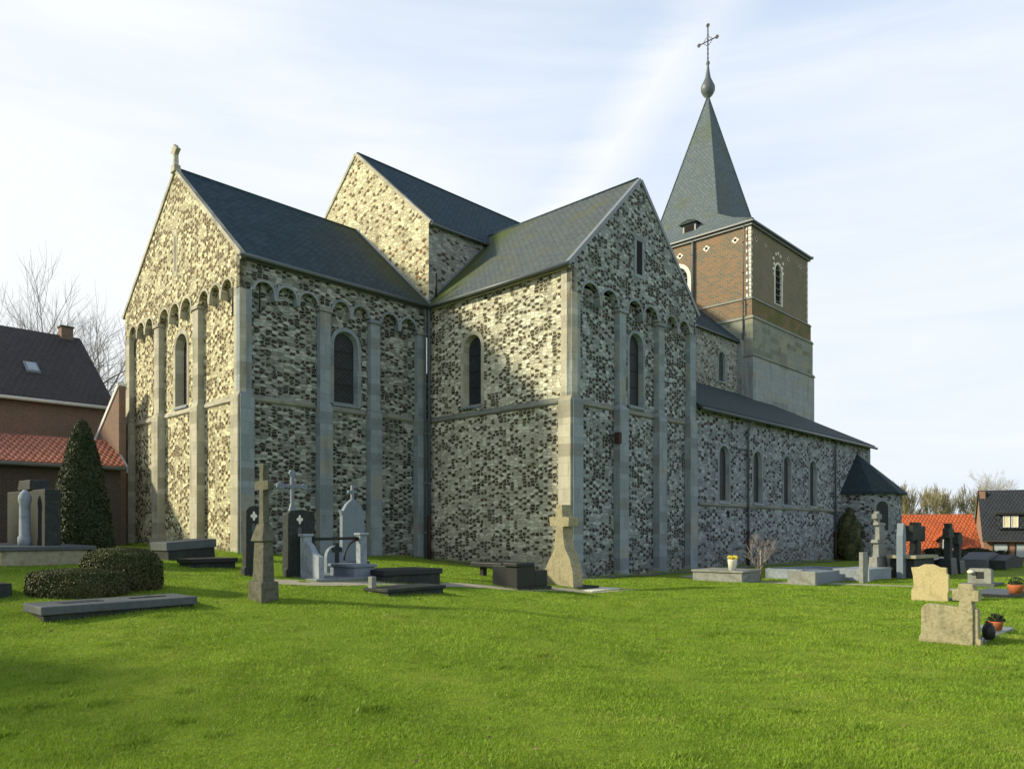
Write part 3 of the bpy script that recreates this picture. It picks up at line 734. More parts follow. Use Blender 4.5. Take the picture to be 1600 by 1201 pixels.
# polygonal chapel against the aisle
cx, rr = 25.85, 2.25
octo = [(cx+rr*math.cos(t), AV-rr*math.sin(t)*1.02) for t in [math.pi*k/5 for k in range(6)]]
mb = MB(); mb.prism([(x, y, -.9) for x, y in octo], (0, 0, 3.75+.9)); mb.build('chapel_wall', M['aisle'], church)
ro = [(cx+(rr+.28)*math.cos(t), AV-(rr+.28)*math.sin(t)*1.02) for t in [math.pi*k/5 for k in range(6)]]
mb = MB(); ap = (cx, AV-.02, 6.0); n_ = len(ro)
mb.add([(x, y, 3.70) for x, y in ro]+[(x, y, 3.60) for x, y in ro]+[ap, (cx, AV-.02, 3.6)], [(i, i+1, 2*n_) for i in range(n_-1)]+[(i, i+1, n_+i+1, n_+i) for i in range(n_-1)]+[(n_+i, n_+i+1, 2*n_+1) for i in range(n_-1)]+[(n_-1, 0, n_, 2*n_-1)])
mb.build('chapel_roof', M['slate_blue'], church)
for k in (1, 3):
    a_, b_ = Vector((*octo[k], 0)), Vector((*octo[k+1], 0)); X_ = (a_-b_).normalized() if k < 9 else 0
    N_ = Vector((X_.y, -X_.x, 0)); mid = (a_+b_)/2
    if N_.dot(mid-Vector((cx, AV, 0))) < 0: N_ = -N_
    ff = Fr(mid, X_, N_)
    mb = MB(); mb.prism(ff.poly(archpts(0, .52, 1.5, 2.85), .0), N_*.015, [ff.poly(archpts(0, .36, 1.62, 2.85), .0)]); o = mb.build('window', M['stone'], church)
    g = MB(); g.sheet(ff.poly(archpts(0, .37, 1.61, 2.85), .006)); g.build('glass', M['glass'], o, recalc=False)

# ---------------- tower
TU0, TU1, TV0, TV1 = NU, 34.7, 6.5, 17.5
TE = 20.9
def ring_wall(name, z0, z1, g, mat, taper=0.):
    mb = MB(); mb.box(TU0-g, TU1+g, TV0-g, TV1+g, z0, z1, taper); return mb.build(name, M[mat], church)
ring_wall('tower_base', -.5, 12.55, .34, 'towerlow')
ring_wall('tower_base', 12.75, 14.95, .26, 'towermoss')
g_ = .16
mb = MB(); mb.sheet([(TU0-g_, TV0-g_, 15.1), (TU1+g_, TV0-g_, 15.1), (TU1+g_, TV0-g_, 16.25), (TU0-g_, TV0-g_, 16.25)]); mb.build('tower_wall', M['tbrick_moss'], church, recalc=False)
mb = MB()
for q_ in ([(TU0-g_, TV0-g_), (TU0-g_, TV1+g_)], [(TU0-g_, TV1+g_), (TU1+g_, TV1+g_)], [(TU1+g_, TV1+g_), (TU1+g_, TV0-g_)]):
    mb.sheet([(*q_[0], 15.1), (*q_[1], 15.1), (*q_[1], 16.25), (*q_[0], 16.25)])
mb.build('tower_wall', M['tbrick'], church, recalc=False)
ring_wall('string_course', 12.55, 12.75, .42, 'string', .1)
ring_wall('string_course', 14.95, 15.15, .33, 'string', .1)
ring_wall('string_course', 16.2, 16.36, .22, 'string', .1)
def tower_shaft():
    fs = Fr((TU0, TV0, 0), (1, 0, 0), (0, -1, 0)); fe = Fr((TU0, TV0, 0), (0, 1, 0), (-1, 0, 0))
    cs, ce = 29.85-TU0, 11.85-TV0
    ws = archpts(cs, .50, 16.75, 19.4-.50); we = archpts(ce, .85, 16.75, 19.45-.85)
    mb = MB()
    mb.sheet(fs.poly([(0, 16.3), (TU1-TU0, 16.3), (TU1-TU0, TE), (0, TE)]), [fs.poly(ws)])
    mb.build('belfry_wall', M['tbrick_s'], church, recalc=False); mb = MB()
    mb.sheet(fe.poly([(0, 16.3), (TV1-TV0, 16.3), (TV1-TV0, TE), (0, TE)]), [fe.poly(we)])
    mb.sheet([(TU1, TV0, 16.3), (TU1, TV1, 16.3), (TU1, TV1, TE), (TU1, TV0, TE)]); mb.sheet([(TU0, TV1, 16.3), (TU1, TV1, 16.3), (TU1, TV1, TE), (TU0, TV1, TE)])
    mb.build('belfry_wall', M['tbrick'], church, recalc=False)
    for fr, c, w, z1, sr, mt in ((fs, cs, .50, 19.4, .13, 'white'), (fe, ce, .85, 19.45, .26, 'white')):
        zs = z1-w; mb = MB()
        mb.prism(fr.poly(archpts(c, w+sr, 16.7, zs), -.12), fr.N*.15, [fr.poly(archpts(c, w, 16.75, zs), -.12)])
        o = mb.build('belfry_opening', M[mt], church)
        g = MB(); g.sheet(fr.poly(archpts(c, w+.05, 16.7, zs), -.125)); g.build('opening', M['opening_dark'], o, recalc=False)
        l = MB(); z = 16.9
        while z < z1-.15:
            hw = w if z < zs else math.sqrt(max(.01, w*w-(z-zs)**2))
            l.prism([fr.p(c-hw, z, -.04), fr.p(c-hw, z+.10, -.11), fr.p(c-hw, z+.13, -.11), fr.p(c-hw, z+.03, -.02)], fr.X*2*hw); z += .42
        l.build('louvre', M['gutter'], o)
    # pale blocks scattered round the south opening
    b = MB()
    for s_ in (-1, 1):
        for i in range(4):
            a = cs+s_*(.62+.12*(i % 2)); fs.box(b, a-.11, a+.11, 18.55+i*.34, 18.72+i*.34, -.01, .014)
    for i in range(3): fs.box(b, cs-.1+(i-1)*.34, cs+.1+(i-1)*.34, 19.95+.12*(i % 2), 20.12+.12*(i % 2), -.01, .014)
    b.build('stone_blocks', M['white'], church)
    # quoins, alternating long and short, at the two near corners
    q = MB(); q2 = MB(); z = 16.4; i = 0
    while z < TE-.15:
        l1, l2 = (.24, .13) if i % 2 else (.13, .24)
        q.box(TU0-.016, TU0+l1*.8, TV0-.016, TV0+l2*1.3, z, z+.20)
        q2.box(TU1-l1*.7, TU1+.016, TV0-.016, TV0+l2, z, z+.20); z += .235; i += 1
    q.build('quoin', M['white'], church); q2.build('quoin', M['white'], church)
    # putlog holes in pale lozenges under the eaves
    for fr, aa in ((fe, (1.05, 3.1, 5.1, 7.3, 9.6)), (fs, (.75, 2.1, 5.6, 7.6))):
        for a in aa:
            m_ = MB(); r_ = .27 if fr is fe else .19
            m_.prism(fr.poly([(a-r_, 20.2), (a, 20.2-r_*.8), (a+r_, 20.2), (a, 20.2+r_*.8)], -.01), fr.N*.025)
            o = m_.build('lozenge', M['white'], church)
            m_ = MB(); fr.box(m_, a-.09, a+.09, 20.12, 20.29, .0, .019); m_.build('putlog_hole', M['opening_dark'], o)
tower_shaft()
# tower eaves, flared skirt and steep spire
OV = .30
e0 = (TU0-OV, TU1+OV, TV0-OV, TV1+OV); uc, vc, sa, sb = (TU0+TU1)/2-.1, 11.9, 3.0, 2.45
mb = MB(); mb.box(TU0-.15, TU1+.15, TV0-.15, TV1+.15, TE-.02, TE+.14); mb.build('tower_cornice', M['gutter'], church)
mb = MB(); mb.box(*e0, TE+.14, TE+.24); mb.build('tower_gutter', M['gutter'], church)
ez, sz, tz = TE+.24, 22.8, 32.8
def frust(c0, z0, c1, z1, steps=1):
    vs = [(c0[0], c0[2], z0), (c0[1], c0[2], z0), (c0[1], c0[3], z0), (c0[0], c0[3], z0), (c1[0], c1[2], z1), (c1[1], c1[2], z1), (c1[1], c1[3], z1), (c1[0], c1[3], z1)]
    return vs, [(0,1,5,4),(1,2,6,5),(2,3,7,6),(3,0,4,7),(4,5,6,7),(3,2,1,0)]
s1 = (uc-sa, uc+sa, vc-sb, vc+sb)
mid = tuple(a*.42+b*.58 for a, b in zip(e0, s1))
mb = MB(); v_, f_ = frust(e0, ez, mid, ez+(sz-ez)*.50); mb.add(v_, f_[:4]); v_, f_ = frust(mid, ez+(sz-ez)*.50, s1, sz); mb.add(v_, f_[:4])
mb.build('spire_skirt', M['slate_spire'], church)
mb = MB(); v_, f_ = frust(s1, sz, (uc-.06, uc+.06, vc-.06, vc+.06), tz); mb.add(v_, f_); mb.build('spire', M['slate_spire'], church)
for sx, sy in ((-1, -1), (1, -1), (-1, 1), (1, 1)):
    mb = MB(); mb.tube([(uc+sx*sa, vc+sy*sb, sz), (uc+sx*.06, vc+sy*.06, tz)], .05, 6); mb.build('hip_roll', M['slate_spire'], church)
for (xa, ya), (xb, yb) in zip([(e0[0], e0[2]), (e0[1], e0[2]), (e0[0], e0[3])], [(s1[0], s1[2]), (s1[1], s1[2]), (s1[0], s1[3])]):
    mx_ = [a*.42+b*.58 for a, b in zip((xa, ya), (xb, yb))]
    mb = MB(); mb.tube([(xa, ya, ez), (mx_[0], mx_[1], ez+(sz-ez)*.5), (xb, yb, sz)], .06, 6); mb.build('hip_roll', M['slate_spire'], church)
mb = MB()
for k in range(10): mb.box(uc-sa+.9+k*.42, uc-sa+1.14+k*.42, vc-sb-.10, vc-sb+.02, sz+.0, sz+.10)
mb.build('lead_clips', M['white'], church)
# bulb, rod, cross
mb = MB(); mb.lathe([(.10, tz-.15), (.14, tz+.05), (.34, tz+.25), (.50, tz+.55), (.50, tz+.85), (.36, tz+1.15), (.20, tz+1.5), (.12, tz+2.0), (.07, tz+2.4), (.13, tz+2.5), (.13, tz+2.62), (.05, tz+2.75)], 16, (uc, vc))
mb.build('spire_bulb', M['gutter'], church)
mb = MB(); mb.tube([(uc, vc, tz+2.6), (uc, vc, tz+5.35)], .045, 6)
zz = tz+4.15
mb.tube([(uc, vc-.72, zz), (uc, vc+.72, zz)], .04, 6)
for a, b in ((-.72, 0), (.72, 0), (0, 1.15)):
    mb.prism([(uc-.02, vc+a+.14*math.cos(t), zz+b+.14*math.sin(t)) for t in [math.pi*k/4 for k in range(8)]], (.05, 0, 0))
for k in range(6): z = tz+2.9+k*.34; mb.prism([(uc-.02, vc-.08, z), (uc-.02, vc, z-.08), (uc-.02, vc+.08, z), (uc-.02, vc, z+.08)], (.04, 0, 0))
for s_ in (-1, 1):
    for t_ in (-1, 1): mb.tube([(uc, vc+s_*.08, zz+t_*.32), (uc, vc+s_*.2, zz+t_*.18), (uc, vc+s_*.34, zz+t_*.06)], .02, 5)
mb.build('spire_cross', M['iron'], church)
# dormer on east skirt
dy, dx0, dz0_ = 11.25, TU0+.62, ez+.42; mb = MB()
mb.box(dx0, dx0+1.9, dy-.5, dy+.5, dz0_-.3, dz0_+.95); o = mb.build('dormer', M['gutter'], church)
m_ = MB(); m_.prism([(dx0-.2, dy-.7, dz0_+.92), (dx0-.2, dy+.7, dz0_+.92), (dx0-.2, dy+.45, dz0_+1.08), (dx0-.2, dy, dz0_+1.18), (dx0-.2, dy-.45, dz0_+1.08)], (2.4, 0, 0)); m_.build('dormer_roof', M['slate_aisle'], o)
m_ = MB(); m_.sheet([(dx0-.006, dy-.38, dz0_+.05), (dx0-.006, dy+.38, dz0_+.05), (dx0-.006, dy+.38, dz0_+.8), (dx0-.006, dy-.38, dz0_+.8)]); m_.build('opening', M['opening_dark'], o, recalc=False)
# pipe and cable on the tower's east face
pipe([(TU0-.12, 10.55, TE), (TU0-.12, 10.55, TE-.4), (TU0-.12, 10.55, 15)], .09, 'gutter')
pipe([(TU0-.2, 6.86, TE), (TU0-.2, 6.86, TE-.4), (TU0-.36, 6.86, 12.9)], .04, 'gutter')
# narrow dark recess strip between clerestory and tower
mb = MB(); mb.box(NU-.55, NU-.30, PT-.32, PT+.2, 9.9, NE); mb.build('pilaster', M['towerlow'], church)

# ------------------------------------------------------------------ graves and churchyard objects
M['granite_grey'] = plain('grey_granite', (.20, .225, .24), .5, .5, 30, .4, bump=.2)
M['granite_blue'] = plain('blue_grey_granite', (.17, .215, .26), .6, .5, 26, .4, bump=.2)
M['granite_dark'] = plain('dark_granite', (.016, .019, .021), .45, .4, 26, .3, bump=.15, col2=(.035, .04, .042))
M['slate_stone'] = plain('weathered_slate_stone', (.022, .028, .028), .7, .5, 14, .25, col2=(.055, .062, .055), stain=.25)
M['blue_stone'] = plain('weathered_bluestone', (.095, .11, .12), .75, .5, 12, .3, stain=.25)
M['old_stone'] = plain('old_lichened_stone', (.36, .34, .24), .9, .6, 10, .2, bump=.6, col2=(.18, .17, .11), stain=.35)
M['cross_stone'] = plain('dark_lichened_bluestone', (.125, .125, .095), .9, .75, 12, .2, bump=.6, col2=(.040, .043, .034), stain=.5)
M['tan_stone'] = plain('tan_sandstone', (.50, .43, .24), .9, .75, 34, .2, bump=.6, col2=(.32, .26, .13), stain=.15)
M['tan_rough'] = plain('rough_tan_stone', (.36, .33, .21), .9, .8, 24, .2, bump=.8, col2=(.20, .175, .11), stain=.35)
M['pale_concrete'] = plain('pale_concrete', (.27, .28, .26), .9, .6, 10, .2, col2=(.15, .155, .135), stain=.3)
M['whitewash'] = plain('pale_painted_stone', (.28, .325, .37), .8, .6, 10, .2, bump=.5, col2=(.15, .18, .20), stain=.3)
M['cream'] = plain('cream_marble', (.75, .72, .62), .6, .2, 12)
M['terracotta'] = plain('terracotta', (.42, .13, .05), .8, .3, 12)
M['zinc'] = plain('zinc_cross_metal', (.16, .20, .24), .5, .3, 10, .4)
M['foliage_dark'] = None
CH = ROT
def gobj(px, py): p = at(px, py); return p
def grave(name, px, py, label, cat, group=None):
    p = at(px, py); e = empty(name, (p.x, p.y, p.z), ROT); tag(e, label, cat, group); e.rotation_euler = (random.gauss(0, .008), random.gauss(0, .008), ROT+random.gauss(0, .012)); return e, p
def bx(e, name, mat, x0, x1, y0, y1, z0, z1, bev=.012, taper=0.):
    mb = MB(); mb.box(x0, x1, y0, y1, z0, z1, taper); return mb.build(name, M[mat], e, bevel=bev)
def LA(p, px): return ext(p, A, px)       # metres along the nave direction to reach a picture column
def LB(p, px): return ext(p, B, px)
def H(p, py): return zat(p, py)-p.z
def cross_profile(w, h, arm=.12, arm_z=.68, fl=0.):
    """outline of a latin cross, centre x=0, from z=0"""
    a = arm; z = h*arm_z; hw = w/2
    return [(-a*(1+fl), 0), (a*(1+fl), 0), (a, z-a), (hw, z-a*(1+fl)), (hw, z+a*(1+fl)), (a, z+a), (a*(1+fl), h), (-a*(1+fl), h), (-a, z+a), (-hw, z+a*(1+fl)), (-hw, z-a*(1+fl)), (-a, z-a)]
def profX(e, name, mat, prof, y0, th, x=0., z=0., bev=.01):      # face normal along local y (faces south)
    mb = MB(); mb.prism([(x+a, y0, z+c) for a, c in prof], (0, th, 0)); return mb.build(name, M[mat], e, bevel=bev)
def profY(e, name, mat, prof, x0, th, y=0., z=0., bev=.01):      # face normal along local x (faces east)
    mb = MB(); mb.prism([(x0, y+a, z+c) for a, c in prof], (th, 0, 0)); return mb.build(name, M[mat], e, bevel=bev)

# 1 tall stone cross on pedestal, foreground left (near corner 407,944)
e, p = grave('stone_cross_monument', 408, 944, 'tall weathered stone cross on a stepped pedestal standing alone on the front lawn', 'grave monument')
la, lb = LA(p, 437), LB(p, 386)
bx(e, 'base', 'cross_stone', 0, la, 0, lb, -.15, H(p, 909), .02, .01)
h1, h2 = H(p, 909), H(p, 845)
i_ = .055
bx(e, 'pedestal', 'cross_stone', i_, la-i_, i_, lb-i_, h1-.01, h2, .015, .02)
mb = MB(); v_, f_ = frust((i_-.02, la-i_+.02, i_-.02, lb-i_+.02), h2, (la*.32, la*.70, lb*.25, lb*.75), H(p, 818)); mb.add(v_, f_); mb.build('shoulder', M['cross_stone'], e)
ht = H(p, 722); hs = H(p, 818); cw = lb*.95
prof = [(-.075, hs-.02), (.075, hs-.02), (.058, H(p, 764)), (cw*.5, H(p, 764)), (cw*.5, H(p, 749)), (.058, H(p, 749)), (.066, ht), (-.066, ht), (-.058, H(p, 749)), (-cw*.5, H(p, 749)), (-cw*.5, H(p, 764)), (-.058, H(p, 764))]
profY(e, 'cross', 'cross_stone', prof, la*.36, la*.34, y=lb*.5)

# 2 flat slab in front lawn, left
e, p = grave('grave_slab', 64, 975, 'long low grey grave slab lying flat on the front lawn at the left', 'grave slab')
la, lb = LA(p, 309), LB(p, 50)*1.0
lb = .85
bx(e, 'base', 'slate_stone', .04, la-.04, .04, lb-.04, -.1, .10, .01)
bx(e, 'slab', 'blue_stone', 0, la, 0, lb, .10, .21, .015)
bx(e, 'plaque', 'granite_dark', la*.16, la*.42, lb*.35, lb*.68, .205, .217, .003)
mb = MB(); mb.prism([(la*.60+a, lb*.5+c, .205) for a, c in [(0, -.05), (.5, -.03), (.5, .03), (.36, .04), (.34, .16), (.28, .16), (.28, .04), (0, .05)]], (0, 0, .016)); mb.build('cross_relief', M['slate_stone'], e)

# 3 dark steles with pale emblem (broad face to the south)
def stele(px, py, pr, pt, label, cat='gravestone', group=None, emblem=True, thick=.16):
    e, p = grave('dark_stele', px, py, label, cat, group)
    la = LA(p, pr); h = H(p, pt); r = .10
    prof = [(0, -.1), (la, -.1), (la, .12*h), (la-.03, .14*h), (la-.03, h-.08), (la-.03-.06, h-.02), (la*.62, h), (la*.5, h+.015), (la*.38, h), (.09, h-.02), (.03, h-.08), (.03, .14*h), (0, .12*h)]
    profX(e, 'slab', 'slate_stone', prof, 0, thick, bev=.012)
    # lighter weathered narrow edge facing the sun is the same slab; emblem is a small porcelain quatrefoil and a palm below
    if emblem:
        mb = MB(); cz = h*.86; cx_ = la*.42
        mb.prism([(cx_+(.055+.018*math.cos(4*t))*math.cos(t), -.016, cz+(.075+.02*math.cos(4*t))*math.sin(t)) for t in [2*math.pi*k/24 for k in range(24)]], (0, .018, 0)); mb.build('emblem', M['cream'], e)
        mb = MB(); mb.prism([(cx_-.03, -.008, cz-.34), (cx_+.03, -.008, cz-.34), (cx_+.045, -.008, cz-.2), (cx_, -.008, cz-.14), (cx_-.045, -.008, cz-.2)], (0, .012, 0)); mb.build('palm_relief', M['blue_stone'], e)
    return e, p
stele(382, 901, 414, 790, 'dark narrow slate stele directly behind the tall foreground stone cross')
e, p = stele(448, 903, 494, 796, 'dark broad slate stele with white emblem under the blue-grey metal cross')
# blue-grey metal cross with trefoil ends just behind it
e, p = grave('metal_cross', 460, 893, 'blue-grey metal cross with flared arms rising behind the dark broad stele', 'grave cross')
hz = H(p, 733); hb = H(p, 800); bw = LA(p, 485)-LA(p, 437)
bx(e, 'pedestal', 'slate_stone', -.18, .18, 0, .25, -.1, hb-.1, .015, .03)
cp = []
cc = H(p, 759)
def flare(cx_, cz_, ang, L, w0, w1):
    c_, s_ = math.cos(ang), math.sin(ang); o_ = []
    for l_, w_ in ((0, w0), (L*.55, w0), (L*.78, w1), (L, w0*1.1)): o_.append((l_, w_))
    pts = [(l_, w_) for l_, w_ in o_][::1]
    return [(cx_+l_*c_-w_*s_, cz_+l_*s_+w_*c_) for l_, w_ in reversed(pts)], [(cx_+l_*c_+w_*s_, cz_+l_*s_-w_*c_) for l_, w_ in pts]
def flared_cross(L, up, down, w0, w1, cz_):
    out_ = []
    for ang, ln in ((-math.pi/2, down), (0, L), (math.pi/2, up), (math.pi, L)):
        hi_, lo_ = flare(0, cz_, ang, ln, w0, w1)
        c_ = {0: (w0, cz_+w0), 1: (-w0, cz_+w0), 2: (-w0, cz_-w0), -1: (w0, cz_-w0)}[round(ang/(math.pi/2))]
        out_ += lo_[1:]+hi_[:-1]+[c_]
    return out_
profX(e, 'cross', 'zinc', flared_cross(bw/2, hz-cc, cc-hb+.12, .038, .085, cc), .06, .07)

# 4 tomb with pillars, rail, small headstone and box
e, p = grave('walled_grave', 497, 909, 'pale blue-grey walled grave plot with two pillars joined by a black iron rail', 'grave')
la = LA(p, 594); hp = H(p, 838)
bx(e, 'kerb', 'granite_grey', -.1, la+.9, -.12, 1.5, -.1, .06, .01)
for x in (0, la-.17):
    o = bx(e, 'pillar', 'whitewash', x, x+.17, .5, .67, .05, hp, .012); c = bx(o, 'cap', 'whitewash', x-.03, x+.20, .47, .70, hp, hp+.05, .01); c.parent = o
mb = MB(); mb.tube([(.14, .58, hp-.06), (la-.1, .58, hp-.06)], .03, 8); mb.build('rail', M['iron'], e)
mb = MB(); mb.tube([(la-.17-.35*math.sin(t), .58, hp-.1-.42*(1-math.cos(t))) for t in [k*math.pi/16 for k in range(9)][::-1]], .022, 6); mb.build('scroll', M['iron'], e)
profY(e, 'side_wing', 'whitewash', [(0, 0), (.6, 0), (.6, hp*.95), (.35, hp*.8), (.2, hp*.62), (0, hp*.55)], .02, .12, y=.0)
e, p = grave('small_headstone', 511, 897, 'small blue-grey headstone with rounded crown and a dark cross carved on it', 'gravestone')
la = LA(p, 542); h = H(p, 852)
profX(e, 'slab', 'granite_blue', [(0, 0), (la, 0), (la, h*.6)]+[(la/2+la/2*math.cos(t), h*.6+(h*.4)*math.sin(t)) for t in [k*math.pi/8 for k in range(1, 8)]]+[(0, h*.6)], 0, .12)
profX(e, 'cross_relief', 'slate_stone', cross_profile(.26, .46, .05), -.012, .02, x=la/2, z=h*.35, bev=0)
e, p = grave('box_tomb', 553, 908, 'smooth pale grey box tomb in front of the black railed grave plot', 'tomb')
la, lb = LA(p, 588), LB(p, 512); h = H(p, 882)
bx(e, 'body', 'granite_blue', 0.03, la-.03, .03, lb-.03, -.05, h-.06, .01); bx(e, 'lid', 'granite_blue', -.01, la+.01, -.01, lb+.01, h-.06, h, .012)
# grey shouldered stele with little cross
e, p = grave('shouldered_stele', 535, 893, 'grey shouldered stele with a tiny cross on top behind the iron rail', 'gravestone')
la = LA(p, 569); h0 = H(p, 798); h1 = H(p, 784); ht = H(p, 768)
profX(e, 'slab', 'granite_blue', [(0, 0), (la, 0), (la, h0-.12), (la+.05, h0+.02), (la-.02, h0), (la*.8, h1-.05), (la*.6, h1+.06), (la*.5, h1+.10), (la*.4, h1+.06), (la*.2, h1-.05), (.02, h0), (-.05, h0+.02), (0, h0-.12)], 0, .13)
profX(e, 'cross', 'granite_blue', cross_profile(.26, ht-h1+.1, .035, .55), .03, .07, x=la/2, z=h1+.07)
bx(e, 'base', 'blue_stone', -.1, la+.1, -.1, .3, -.1, .25)

# 5 dark slabs near the church
def slabgrave(px, py, pr, h, lb, label, mat='slate_stone', cat='grave slab', tilt=0., lid='granite_dark', name='grave_slab', group=None, over=.04):
    e, p = grave(name, px, py, label, cat, group); la = LA(p, pr)
    bx(e, 'base', mat, over, la-over, over, lb-over, -.15, h*.55, .01)
    o = bx(e, 'slab', lid, 0, la, 0, lb, h*.55, h, .014)
    if tilt: e.rotation_euler = (0, tilt, ROT)
    return e, p, la
slabgrave(262, 877, 340, .46, 1.1, 'dark sloping tomb lid by the sunlit gable of the church', cat='tomb', name='sloping_tomb', lid='blue_stone', tilt=R(-4))
slabgrave(300, 889, 372, .22, .8, 'low dark slab between the sloping tomb and the tall dark stele')
slabgrave(600, 911, 692, .26, 1.0, 'dark low grave slab to the right of the railed plot')
e, p, la = slabgrave(606, 933, 697, .14, .75, 'narrow dark kerbed grave with a small pale stone, at the path edge', name='kerbed_grave', cat='grave', lid='slate_stone')
bx(e, 'marker', 'pale_concrete', .02, .12, .5, .62, .05, .34, .01)
# 6 polished black tomb
e, p = grave('granite_tomb', 808, 922, 'polished black granite tomb with stepped blocks beside the rough cross stone', 'tomb')
la, lb = LA(p, 858), LB(p, 745)
bx(e, 'base', 'granite_dark', -.05, la+.05, -.05, lb*.55, -.1, .05); bx(e, 'body', 'granite_dark', 0, la*.55, 0, lb*.6, .05, H(p, 885), .01)
bx(e, 'headstone', 'granite_dark', la*.55, la*.95, 0, lb*.35, .05, H(p, 893), .015); bx(e, 'cap', 'granite_dark', -.06, la*.5, -.04, lb*.3, H(p, 885), H(p, 881)+.02, .01)
e, p = grave('raised_slab', 783, 905, 'thin black slab raised on short legs behind the polished black tomb', 'grave slab')
la, lb = LA(p, 822), LB(p, 735)
for x, y in ((.15, .2), (la-.3, .2), (.15, lb-.35), (la-.3, lb-.35)): bx(e, 'leg', 'granite_dark', x, x+.14, y, y+.14, -.1, .30)
bx(e, 'slab', 'granite_dark', 0, la, 0, lb, .30, .42, .015)
# 7 rough cross stone by the corner
e, p = grave('rough_cross_stone', 896, 920, 'rough pale rock headstone with a lichened cross at the corner of the transept', 'gravestone')
la = LA(p, 911); lb = LB(p, 848); h = H(p, 788); hm = H(p, 855)
prof = [(0, 0), (lb, 0), (lb*.98, hm*.35), (lb*.80, hm*.66), (lb*.62, hm*.95), (lb*.58, H(p, 832)), (lb*.55, H(p, 822)), (lb*.76, H(p, 822)), (lb*.78, H(p, 807)), (lb*.57, H(p, 807)), (lb*.55, h), (lb*.36, h), (lb*.34, H(p, 807)), (lb*.14, H(p, 808)), (lb*.15, H(p, 822)), (lb*.34, H(p, 823)), (lb*.32, H(p, 840)), (lb*.26, hm*.95), (lb*.12, hm*.75), (0.02, hm*.4)]
profY(e, 'slab', 'tan_rough', prof, 0, la*1.0, bev=.03)
mb = MB(); mb.box(-.0, .9, -.15, lb+.1, -.1, .04); mb.build('kerb', M['slate_stone'], e)
e, p = grave('flat_slab', 925, 926, 'flat pale slab flush with the lawn right of the rough cross stone', 'grave slab')
bx(e, 'slab', 'cream', 0, LA(p, 972), 0, .7, -.05, .045, .01)
# 8 low pale tomb with a flower pot
e, p = grave('low_tomb', 1160, 911, 'low wide pale concrete tomb against the foot of the aisle wall', 'tomb')
la, lb = LA(p, 1190), LB(p, 1082)
bx(e, 'body', 'pale_concrete', .03, la, .03, lb, -.1, .30, .012); bx(e, 'lid', 'pale_concrete', -.02, la+.03, -.02, lb+.03, .30, .36, .012)
q = W(*0*(1,), 0) if False else p+A*(la*.22)+B*(lb*.28)
e = empty('flower_pot', (q.x, q.y, p.z+.36), ROT); tag(e, 'white flower pot with yellow flowers standing on the low concrete tomb', 'flower pot')
mb = MB(); mb.lathe([(.11, 0), (.14, .30), (.15, .33), (.12, .33)], 14); mb.build('pot', M['cream'], e)
M['petal'] = plain('yellow_petals', (.62, .52, .05), .7, .3, 30); M['leaf'] = plain('green_leaves', (.05, .09, .02), .7, .5, 20)
mb = MB()
for k in range(60):
    a = random.random()*6.28; r = .16*random.random()**.5; z = .34+.10*random.random(); c = Vector((r*math.cos(a), r*math.sin(a), z)); t = Vector((random.gauss(0,1), random.gauss(0,1), random.gauss(0,1))).normalized()*.04; s_ = t.orthogonal().normalized()*.035
    mb.add([c-t, c+s_, c+t, c-s_], [(0,1,2,3)])
mb.build('flowers', M['petal'], e, recalc=False)
# 9 gravel plot of pale stone
e, p = grave('low_walled_plot', 1253, 906, 'long low blue-white walled grave plot along the aisle', 'grave plot')
p0 = p+B*0; lb = LB(p, 1196); la = LA(p, 1392)
bx(e, 'wall', 'whitewash', 0, la*.55, 0, .14, -.2, .34); bx(e, 'wall', 'whitewash', 0, .14, .14, lb, -.2, .34); bx(e, 'wall', 'whitewash', .14, la*.55, lb-.14, lb, -.2, .36)
bx(e, 'wall', 'whitewash', la*.55-.14, la*.55, .14, lb-.14, -.2, .34)
bx(e, 'gravel_bed', 'whitewash', .14, la*.55-.14, .14, lb-.14, -.2, .22, 0)
e, p = grave('box_tomb', 1274, 916, 'grey box tomb with a pale lit end in front of the low walled plot', 'tomb')
la, lb = LA(p, 1327), LB(p, 1231)
bx(e, 'body', 'pale_concrete', 0, la*.06, 0, lb, -.1, H(p, 893), .01); bx(e, 'chest', 'granite_blue', la*.06, la*.8, 0.03, lb-.03, -.1, H(p, 895), .01); bx(e, 'step', 'granite_blue', la*.8, la, .03, lb-.03, -.1, H(p, 902), .01)
# 10 tall pale column cross monument
e, p = grave('column_cross', 1360, 909, 'tall pale column monument with stepped cross beside the chapel', 'grave monument')
la = LA(p, 1394)
bx(e, 'base', 'whitewash', -.1, la, 0, 1.1, -.1, H(p, 889)); 
qb = p+B*.5; x0, x1 = ext(qb, A, 1367), ext(qb, A, 1384); xm = (x0+x1)/2
mb = MB()
for (py0, py1, f) in ((889, 872, 1.), (872, 848, .72), (848, 843, .85), (843, 818, .55), (818, 814, .7)): mb.box(xm-(x1-x0)/2*f, xm+(x1-x0)/2*f, .40, .40+.28*f, H(p, py0)-.01, H(p, py1), .02)
mb.build('column', M['pale_concrete'], e, bevel=.01)
profX(e, 'cross', 'pale_concrete', cross_profile(.55, H(p, 793)-H(p, 815), .085, .6), .5, .16, x=xm, z=H(p, 815)-.03)
bx(e, 'post', 'pale_concrete', LA(p, 1346), LA(p, 1354), -.04, .08, -.1, H(p, 862)); bx(e, 'post', 'pale_concrete', ext(qb, A, 1391), ext(qb, A, 1398), .46, .58, -.1, H(p, 862))
